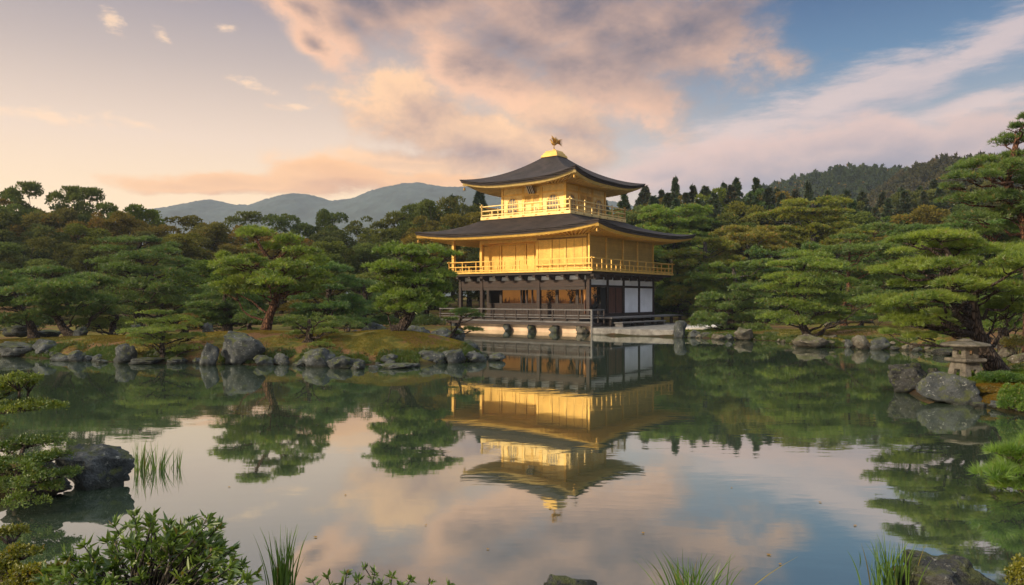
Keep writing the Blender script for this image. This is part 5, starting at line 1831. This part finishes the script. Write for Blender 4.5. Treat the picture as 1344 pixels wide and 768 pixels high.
def hollow(mb, a0, a1, z0, z1, ow, oh0, oh1):
    """four walls, each with a square opening; a0, a1 half sides below and above"""
    for k in range(4):
        c_, s_ = (1, 0, -1, 0)[k], (0, 1, 0, -1)[k]
        def P(t, z, inn=0.0):
            a = a0 + (a1 - a0) * (z - z0) / (z1 - z0) - inn
            x, y = t * (a + inn) / 1.0, -a
            return (x * c_ - y * s_, x * s_ + y * c_, z)
        g = [-1, -ow, ow, 1]
        hz_ = [z0, z0 + oh0 * (z1 - z0), z0 + oh1 * (z1 - z0), z1]
        vs = [P(t, z) for z in hz_ for t in g]
        fs = [(j * 4 + i, j * 4 + i + 1, (j + 1) * 4 + i + 1, (j + 1) * 4 + i) for j in range(3) for i in range(3) if not (i == 1 and j == 1)]
        dp = (a0 + a1) / 2 * 0.35
        inner = [(5, 6), (6, 10), (10, 9), (9, 5)]
        vs2 = [P(g[1], hz_[1], dp), P(g[2], hz_[1], dp), P(g[2], hz_[2], dp), P(g[1], hz_[2], dp)]
        n0 = len(vs)
        vs += vs2
        fs += [(5, n0, n0 + 1, 6), (6, n0 + 1, n0 + 2, 10), (10, n0 + 2, n0 + 3, 9), (9, n0 + 3, n0, 5)]
        mb.add(vs, fs)


mb = MB()
hollow(mb, 15.5 * u, 11.5 * u, 0.0, z1 - 0.002, 0.35, 0.0, 0.6)
mb.build('pedestal', LANTERN, lan)
mb = MB()
mb.frustum(0, 0, z1, z1 + 1.6 * u, 15 * u, 15 * u, 17.5 * u, 17.5 * u)
mb.frustum(0, 0, z1 + 1.6 * u, z2 - 0.002, 17.5 * u, 17.5 * u, 17 * u, 17 * u)
mb.build('platform', LANTERN, lan, bevel=0.012)
mb = MB()
hollow(mb, 10.5 * u, 10 * u, z2, z3 - 0.002, 0.36, 0.3, 0.72)
mb.build('light_chamber', LANTERN, lan)
mb = MB()
mb.lathe([(11 * u, z3), (27 * u, z3 + 0.6 * u), (29.5 * u, z3 + 2.4 * u), (28.5 * u, z3 + 4.2 * u), (18 * u, z3 + 6.6 * u), (9 * u, z3 + 7.6 * u)], (0, 0, 0), 18)
mb.build('lantern_roof', LANTERN, lan, bevel=0.01)
mb = MB()
mb.lathe([(9.5 * u, z3 + 7.3 * u), (10.5 * u, z3 + 8.4 * u), (7.5 * u, z3 + 9.6 * u), (6 * u, z3 + 10.2 * u), (2 * u, z3 + 10.8 * u)], (0, 0, 0), 14)
mb.build('finial', LANTERN, lan, bevel=0.008)

# ----------------------------------------------------------------------------- moss, grass and low mounds (nobody could count the blades)
def grass(name, label, cx, cy, rx, ry, n, seed, L, w_, mat, per=3, zlo=0.14, tint=(1, 1, 1, 1), spread=0.45):
    r = np.random.default_rng(seed)
    a = r.uniform(0, 6.283, n)
    q = np.sqrt(r.uniform(0, 1, n))
    X = cx + np.cos(a) * q * rx
    Y = cy + np.sin(a) * q * ry
    Z = ground_z(X, Y)
    ok = (Z > zlo)
    nz = np.sin(X * 2.1 + seed) * np.sin(Y * 2.7) + 0.5 * np.sin(X * 5.3) * np.sin(Y * 4.1 + 2)
    ok &= nz > -0.55
    P = np.stack([X, Y, Z - 0.01], 1)[ok]
    V, T, t = blades(P, np.tile(np.array([[0, 0, 1.0]]), (len(P), 1)), per, L, w_, spread, r)
    o = link(name, np_mesh(name, V, T, False, {'tint': t}), mat)
    o.color = tint
    return tag(o, label, 'grass', kind='stuff')


grass('grass', 'short yellow green grass on the islet mound', GX(525, 27.3), 27.3, 3.4, 2.2, 26000, 1, 0.05, 0.012, GRASSBLADE)
grass('grass', 'short dry grass on the left bank', GX(300, 28.5), 28.5, 6, 2.8, 30000, 2, 0.05, 0.013, GRASSBLADE, tint=(1.0, 0.85, 0.8, 1))
grass('grass', 'thin grass on the far left bank', GX(90, 30), 30, 5, 3, 16000, 3, 0.05, 0.014, GRASSBLADE, tint=(0.75, 0.75, 0.8, 1))
grass('grass', 'mossy turf under the pines of the right bank', GX(1120, 38), 38, 8, 5, 22000, 4, 0.06, 0.02, GRASSBLADE, tint=(0.65, 0.7, 0.7, 1))
grass('grass', 'bright green turf beside the gravel path', GX(940, 43), 43, 3.2, 2.5, 9000, 8, 0.06, 0.018, GRASSBLADE, tint=(0.45, 0.85, 0.7, 1))
grass('grass', 'green turf around the stone lantern', GX(1320, 17.6), 17.6, 2.6, 1.6, 22000, 5, 0.07, 0.010, GRASSBLADE, 3, tint=(0.45, 0.8, 0.6, 1))
grass('moss', 'orange brown moss on the front of the lantern spit', GX(1320, 15.8), 15.8, 1.6, 0.9, 22000, 6, 0.035, 0.008, GRASSBLADE, 3, 0.06, (0.85, 0.60, 0.45, 1))


def edge_plants(name, label, pts, wide, num, seed, L, w_, mat, tint, per=5):
    r = np.random.default_rng(seed)
    pts = np.array(pts)
    k = r.integers(0, len(pts) - 1, num)
    f = r.uniform(0, 1, num)[:, None]
    xy = pts[k] * (1 - f) + pts[k + 1] * f + r.normal(0, wide, (num, 2))
    clump = np.sin(xy[:, 0] * 2.3 + seed) * np.sin(xy[:, 1] * 3.1 + xy[:, 0]) + 0.4 * np.sin(xy[:, 0] * 7)
    Z = ground_z(xy[:, 0], xy[:, 1])
    ok = (Z > 0.03) & (clump > -0.15)
    P = np.stack([xy[:, 0], xy[:, 1], Z - 0.01], 1)[ok]
    V, T, t = blades(P, np.tile(np.array([[0, -0.25, 1.0]]), (len(P), 1)), per, L, w_, 0.65, r)
    o = link(name, np_mesh(name, V, T, False, {'tint': t}), mat)
    o.color = tint
    return tag(o, label, 'ground cover', kind='stuff')


SH1 = [(GX(p, d), d + 0.35) for p, d in SHORE[1:14]]
SH2 = [(GX(p, d), d + 0.4) for p, d in SHORE_B[4:14]]
edge_plants('ground_cover', 'low dark green plants growing between the shore stones of the left bank and islet', SH1, 0.28, 15000, 1, 0.13, 0.03, AZALEA, (0.55, 0.75, 0.7, 1))
edge_plants('ground_cover', 'rusty dry ferns and moss between the shore stones of the left bank', SH1, 0.35, 7000, 2, 0.10, 0.025, AZALEA, (1.0, 0.6, 0.5, 1))
edge_plants('ground_cover', 'low mossy plants growing between the shore stones of the right bank', SH2, 0.35, 16000, 3, 0.13, 0.03, AZALEA, (0.6, 0.75, 0.6, 1))


def mound(label, px, py, hw, hh, d, mat, L, w_, n, seed, tint, group, name='moss_mound', cat='shrub', per=6):
    """A low domed cushion of small leaves standing on the ground."""
    r = np.random.default_rng(seed)
    c = W(px, py, d)
    s_ = d / F
    base = Vector((c.x, c.y, max(gz(c.x, c.y), 0.02)))
    root = empty(name, base)
    tag(root, label, cat, group)
    P, N = pad_points((0, 0, c.z - base.z - hh * s_ * 0.3), hw * s_, hw * s_ * 0.8, hh * s_ * 1.3, n, r, 14)
    P[:, 2] = np.maximum(P[:, 2], 0.01)
    V, T, t = blades(P, N, per, L, w_, 0.55, r)
    o = link('foliage', np_mesh('foliage', V, T, False, {'tint': t}), mat, root)
    o.color = tint
    mb = MB()
    random.seed(seed)
    for k in range(7):
        a = random.uniform(0, 6.28)
        limb(mb, (0, 0, -0.03), (math.cos(a) * hw * s_ * 0.55, math.sin(a) * hw * s_ * 0.45, max(0.05, c.z - base.z)), 0.018, 0.005, -0.1, 5, 0.05, 5)
    mb.build('stems', GREYBARK, root)
    return root


GM = 'cushion plants on the lantern spit'
mound('bright green cushion plant at the right edge before the lantern spit', 1336, 531, 28, 20, 14.2, AZALEA, 0.045, 0.012, 2600, 1, (0.9, 1.3, 0.9, 1), GM)
mound('low green cushion plant right of the lantern pedestal', 1318, 498, 38, 10, 16.4, AZALEA, 0.05, 0.012, 3000, 2, (0.55, 0.95, 0.7, 1), GM)
mound('tan moss cushion between the big boulder and the right edge', 1300, 516, 22, 9, 15.6, AZALEA, 0.035, 0.012, 1800, 3, (1.5, 0.85, 0.6, 1), GM)
mound('olive cushion plant on the bank behind the leaning trunk', 1336, 452, 22, 10, 24, AZALEA, 0.06, 0.016, 1800, 4, (1.1, 0.8, 0.7, 1), 'shrubs on the right bank', name='clipped_shrub')

random.seed(77)
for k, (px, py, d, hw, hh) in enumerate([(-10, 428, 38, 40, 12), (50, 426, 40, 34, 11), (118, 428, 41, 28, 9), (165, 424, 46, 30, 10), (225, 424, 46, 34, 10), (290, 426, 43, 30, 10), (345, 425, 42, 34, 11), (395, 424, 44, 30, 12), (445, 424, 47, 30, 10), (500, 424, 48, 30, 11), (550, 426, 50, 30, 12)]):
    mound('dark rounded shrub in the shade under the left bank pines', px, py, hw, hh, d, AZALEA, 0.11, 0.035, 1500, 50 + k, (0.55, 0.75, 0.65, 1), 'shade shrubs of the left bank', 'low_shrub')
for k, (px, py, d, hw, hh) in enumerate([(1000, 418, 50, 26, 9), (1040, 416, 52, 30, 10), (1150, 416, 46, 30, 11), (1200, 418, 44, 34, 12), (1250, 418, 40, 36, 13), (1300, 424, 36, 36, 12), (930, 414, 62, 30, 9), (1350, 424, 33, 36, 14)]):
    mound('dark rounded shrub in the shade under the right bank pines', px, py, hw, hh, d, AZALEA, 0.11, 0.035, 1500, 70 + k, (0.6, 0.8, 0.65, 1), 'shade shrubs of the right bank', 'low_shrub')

# ----------------------------------------------------------------------------- foreground plants
def leafy_pad_tree(label, d, stems, pads, group, mat, L, w_, dens, seed, tint, name='azalea_bush', cat='bush', kind='leaf'):
    r = np.random.default_rng(seed)
    random.seed(seed)
    s_ = d / F
    b0 = W(stems[0][0], stems[0][1], d)
    base = Vector((b0.x, b0.y, max(gz(b0.x, b0.y), -0.2)))
    root = empty(name, base)
    tag(root, label, cat, group)
    parts = []
    mb = MB()
    main = [W(px, py, d + dd) - base for px, py, dd in [(p[0], p[1], p[2] if len(p) > 2 else 0) for p in stems]]
    main[0] = Vector((0, 0, -0.1))
    pp, rr = smooth_path(main, np.linspace(0.05, 0.02, len(main)), 5)
    mb.tube(pp, rr, 7)
    for (px, py, hw, hh, dd) in pads:
        c = W(px, py, d + dd) - base
        rx, rz = hw * s_, hh * s_ * 1.25
        n = int(dens * rx * rx * 0.8) + 120
        P, N = pad_points((c.x, c.y, c.z - rz * 0.3), rx, rx * 0.85, rz, n, r)
        if kind == 'leaf':
            P2 = np.repeat(P, 3, 0) + r.normal(0, L * 0.4, (n * 3, 3))
            parts.append(leaves(P2, np.repeat(N, 3, 0) + r.normal(0, 0.7, (n * 3, 3)), L, w_, r))
        else:
            parts.append(blades(P, N, 9, L, w_, 0.5, r))
        j = min(pp, key=lambda q: (q - c).length + (3 if q.z > c.z else 0))
        limb(mb, j, (c.x, c.y, c.z - rz * 0.3), 0.022, 0.008, 0.03, 6, 0.04, 6)
        for _ in range(7):
            a = random.uniform(0, 6.28)
            s0 = Vector((c.x, c.y, c.z - rz * 0.4))
            limb(mb, s0.lerp(j, 0.3), s0 + Vector((math.cos(a) * rx * 0.7, math.sin(a) * rx * 0.6, rz * 0.5)), 0.009, 0.003, 0, 4, 0.05, 4)
    mb.build('stems', BARK, root, smooth=True)
    V, T, t = join(parts)
    o = link('foliage', np_mesh('foliage', V, T, False, {'tint': t}), mat, root)
    o.color = tint
    return root


leafy_pad_tree('branch layered bush reaching in from the left edge above the dark rock', 8.2, [(-60, 640), (-50, 580), (-30, 545), (10, 540), (50, 536)],
               [(24, 499, 28, 8, 0), (2, 512, 26, 9, .1), (38, 504, 14, 5, .1), (36, 534, 44, 9, 0), (62, 532, 24, 6, .1), (-5, 538, 30, 11, .2), (-20, 520, 30, 12, -.1), (-30, 560, 30, 14, 0)],
               'foreground bushes', AZALEA, 0.032, 0.017, 5200, 21, (1.25, 1.3, 0.8, 1))
leafy_pad_tree('dense low bush over the bank left of the dark flat rock', 8.0, [(20, 668), (22, 640), (25, 610), (30, 590)],
               [(44, 580, 46, 9, .2), (8, 588, 30, 11, .3), (72, 600, 26, 9, 0), (50, 606, 38, 11, -.2), (15, 612, 34, 13, 0), (82, 622, 20, 9, -.2), (48, 628, 34, 12, -.4), (12, 640, 34, 14, -.3), (-20, 615, 30, 20, 0), (70, 640, 18, 8, -.3), (30, 655, 26, 10, -.5)],
               'foreground bushes', AZALEA, 0.030, 0.018, 5200, 22, (0.75, 0.95, 0.75, 1))
leafy_pad_tree('yellow green bush in the bottom left corner', 5.3, [(-10, 800), (0, 770), (20, 740)],
               [(10, 700, 26, 9, .2), (25, 728, 34, 12, 0), (0, 748, 34, 14, -.1), (48, 752, 34, 12, -.2), (25, 770, 44, 14, -.2)],
               'foreground bushes', AZALEA, 0.026, 0.016, 9000, 23, (1.15, 1.0, 0.6, 1))
leafy_pad_tree('yellow green bush in the bottom right corner', 5.6, [(1372, 800), (1365, 770), (1352, 752)],
               [(1340, 752, 18, 10, 0), (1356, 740, 20, 10, .1), (1350, 770, 26, 12, -.1)], 'foreground bushes', AZALEA, 0.028, 0.018, 7000, 24, (1.35, 1.1, 0.6, 1))
leafy_pad_tree('long needled pine branch reaching in from the right edge', 8.2, [(1470, 690), (1440, 650), (1400, 630), (1350, 622)],
               [(1326, 596, 26, 9, 0), (1318, 622, 34, 10, -.1), (1345, 606, 30, 12, .1), (1335, 640, 32, 9, 0), (1360, 585, 26, 10, .2), (1385, 615, 36, 16, 0)], 'foreground bushes', NEEDLE_BRIGHT, 0.12, 0.006, 1500, 25, (0.75, 1.0, 0.8, 1), 'pine_branch', 'pine tree', 'needle')


def leafy_shrub(label, d, base, tips, seed, L=0.085, w_=0.026, per=11, group='foreground bushes'):
    """Upright stems, each tip a rosette of long pointed leaves, more leaves down the stem."""
    r = np.random.default_rng(seed)
    random.seed(seed)
    b0 = W(base[0], base[1], d)
    b0.z = gz(b0.x, b0.y) - 0.05
    root = empty('leafy_shrub', b0)
    tag(root, label, 'bush', group)
    mb = MB()
    P, N = [], []
    for (px, py, dd) in tips:
        t_ = W(px, py, d + dd) - b0
        st0 = Vector((t_.x * 0.25 + random.gauss(0, 0.08), t_.y * 0.5, 0))
        mid = st0.lerp(t_, 0.55) + Vector((random.gauss(0, 0.03), random.gauss(0, 0.03), 0.03))
        mb.tube([st0, mid, t_], [0.010, 0.007, 0.003], 5)
        ax = (t_ - mid).normalized()
        for k in range(per):
            P.append(t_ - ax * random.uniform(0, 0.02))
            v = Vector((random.gauss(0, 1), random.gauss(0, 1), random.gauss(0, 1)))
            v = (v - ax * v.dot(ax)).normalized()
            N.append(v * 0.9 + ax * random.uniform(0.3, 1.4))
        for k in range(per):
            f_ = random.uniform(0.45, 0.97)
            q = mid.lerp(t_, (f_ - 0.3) / 0.7) if f_ > 0.3 else st0.lerp(mid, f_)
            P.append(q)
            v = Vector((random.gauss(0, 1), random.gauss(0, 1), random.gauss(0, 0.6)))
            N.append(v.normalized() + ax * 0.5)
    mb.build('stems', GREYBARK, root, smooth=True)
    V, T, t = leaves(np.array([tuple(p) for p in P]), np.array([tuple(n_) for n_ in N]), L, w_, r, 0.35)
    link('foliage', np_mesh('foliage', V, T, False, {'tint': t}), SHRUBLEAF, root)
    return root


OUT = [(60, 752), (85, 728), (110, 715), (140, 712), (150, 690), (175, 672), (200, 676), (222, 684), (250, 682), (272, 678), (286, 690), (290, 712), (305, 722), (318, 738), (338, 752)]
tips = []
r_ = random.Random(3)
ox, oy = zip(*OUT)
for px, py in OUT:
    tips.append((px, py + r_.uniform(-2, 3), r_.uniform(-.2, .2)))
for _ in range(150):
    px = r_.uniform(52, 335)
    ty = float(np.interp(px, ox, oy))
    tips.append((px + r_.gauss(0, 4), ty + 10 + abs(r_.gauss(0, 1)) * 42, r_.uniform(-.45, .45)))
leafy_shrub('leafy shrub with long pointed glossy leaves at the bottom left', 5.0, (190, 800), tips, 5)
tips = [(430, 757, 0), (455, 752, .1), (478, 744, 0), (492, 752, -.1), (515, 756, 0), (540, 760, .1), (470, 760, -.1), (500, 764, 0), (410, 762, 0), (565, 764, 0), (590, 767, 0), (448, 766, 0), (525, 768, 0)]
leafy_shrub('low row of leafy sprigs along the bottom edge right of the reeds', 5.0, (490, 800), tips, 6, 0.06, 0.022, 9)


def reeds(label, px, base, top, hw, d, n, seed, w_=0.010, group='reed clumps in the pond', lean=0.12):
    r = random.Random(seed)
    s_ = d / F
    x0 = GX(px, d)
    root_z = -0.06
    V, T, tn = [], [], []
    for k in range(n):
        bx = r.gauss(0, hw * s_ * 0.35)
        by = r.gauss(0, hw * s_ * 0.3)
        H = (base - top) * s_ * r.uniform(0.55, 1.02)
        lx, ly = r.gauss(bx * 0.9, lean * H), r.gauss(0, lean * H)
        bend = r.uniform(0, 0.35)
        a = r.uniform(0, 3.14)
        ux, uy = math.cos(a), math.sin(a)
        m = 6
        o0 = len(V)
        tt = r.random()
        for i in range(m + 1):
            t = i / m
            wd = w_ * (1 - t ** 1.8) * 0.5 + 0.0006
            cx_ = bx + lx * t ** 1.6
            cy_ = by + ly * t ** 1.6
            cz_ = root_z + H * (t - bend * 0.3 * t ** 4)
            V += [(cx_ - ux * wd, cy_ - uy * wd, cz_), (cx_ + ux * wd, cy_ + uy * wd, cz_)]
            tn += [tt, tt]
        T += [(o0 + 2 * i, o0 + 2 * i + 1, o0 + 2 * i + 3, o0 + 2 * i + 2) for i in range(m)]
    o = link('reed_clump', np_mesh('reed_clump', np.array(V), np.array(T), False, {'tint': np.array(tn)}), REED)
    o.location = (x0, d, 0)
    tag(o, label, 'reeds', group)
    return o


reeds('thin reeds standing left in the water beside the dark flat rock', 181, 616, 566, 16, 9.5, 30, 1, 0.013)
reeds('thin reeds standing further out right of the dark flat rock', 207, 616, 570, 18, 9.5, 32, 2, 0.013)
reeds('sparse reeds farthest right of the dark flat rock', 232, 612, 574, 12, 9.6, 14, 3, 0.012)
reeds('tall dense reed clump right of the leafy shrub', 370, 775, 674, 26, 5.55, 60, 4, 0.014, lean=0.10)
reeds('wide grassy reed clump at the bottom right of the middle', 908, 795, 718, 46, 5.4, 70, 5, 0.014, lean=0.26)
reeds('tall reed clump left of the broad bottom right rock', 1156, 772, 692, 20, 5.6, 32, 6, 0.013)
reeds('tall reed clump touching the broad bottom right rock', 1180, 772, 686, 22, 5.6, 40, 7, 0.013)
reeds('lone bent reed stem in open water at the lower right', 1130, 736, 704, 3, 6.2, 2, 8, 0.007)

# a few fallen leaves afloat near the camera
FALLEN = m_leaf('fallen_leaf', (0.20, 0.09, 0.02, 1), (0.34, 0.22, 0.05, 1), 0.2, 3.0, 0.02, False)
lv, lt, ltn = leaves(np.array([[-0.03, 0, 0.0]]), np.array([[1.0, 0, 0.0]]), 0.065, 0.04, np.random.default_rng(4), 0.12)
lv[:, 2] = 0.006 + 0.12 * np.abs(lv[:, 1])
leaf_me = np_mesh('floating_leaf', lv, lt, False, {'tint': ltn})
leaf_me.materials.append(FALLEN)
lr_ = random.Random(9)
for px, py in ((1022, 741), (1010, 728), (846, 700), (560, 690), (1075, 660), (455, 650), (300, 640), (640, 722), (960, 640), (720, 668), (412, 706), (1120, 690)):
    d = F * CZ / (py - HZ)
    o = link('floating_leaf', leaf_me)
    o.location = (GX(px, d), d, 0)
    o.rotation_euler = (0, 0, lr_.uniform(0, 6.28))
    k = lr_.uniform(0.7, 1.3)
    o.scale = (k, k, 1)
    tag(o, 'tiny fallen leaf afloat on the open pond', 'leaf', 'fallen leaves on the pond')

# ----------------------------------------------------------------------------- the evening air
hz = MB()
hz.box(-1150, 1150, -45, 1780, -2.2, 225)
hm, t, out = material('haze')
vol = t.n('ShaderNodeVolumePrincipled')
vol.inputs['Color'].default_value = (0.74, 0.83, 0.97, 1)
vol.inputs['Density'].default_value = 0.00024
vol.inputs['Anisotropy'].default_value = 0.2
t.links.new(vol.outputs[0], out.inputs['Volume'])
ho = hz.build('haze', hm)
tag(ho, 'thin evening haze over the pond and hills', 'haze', kind='stuff')
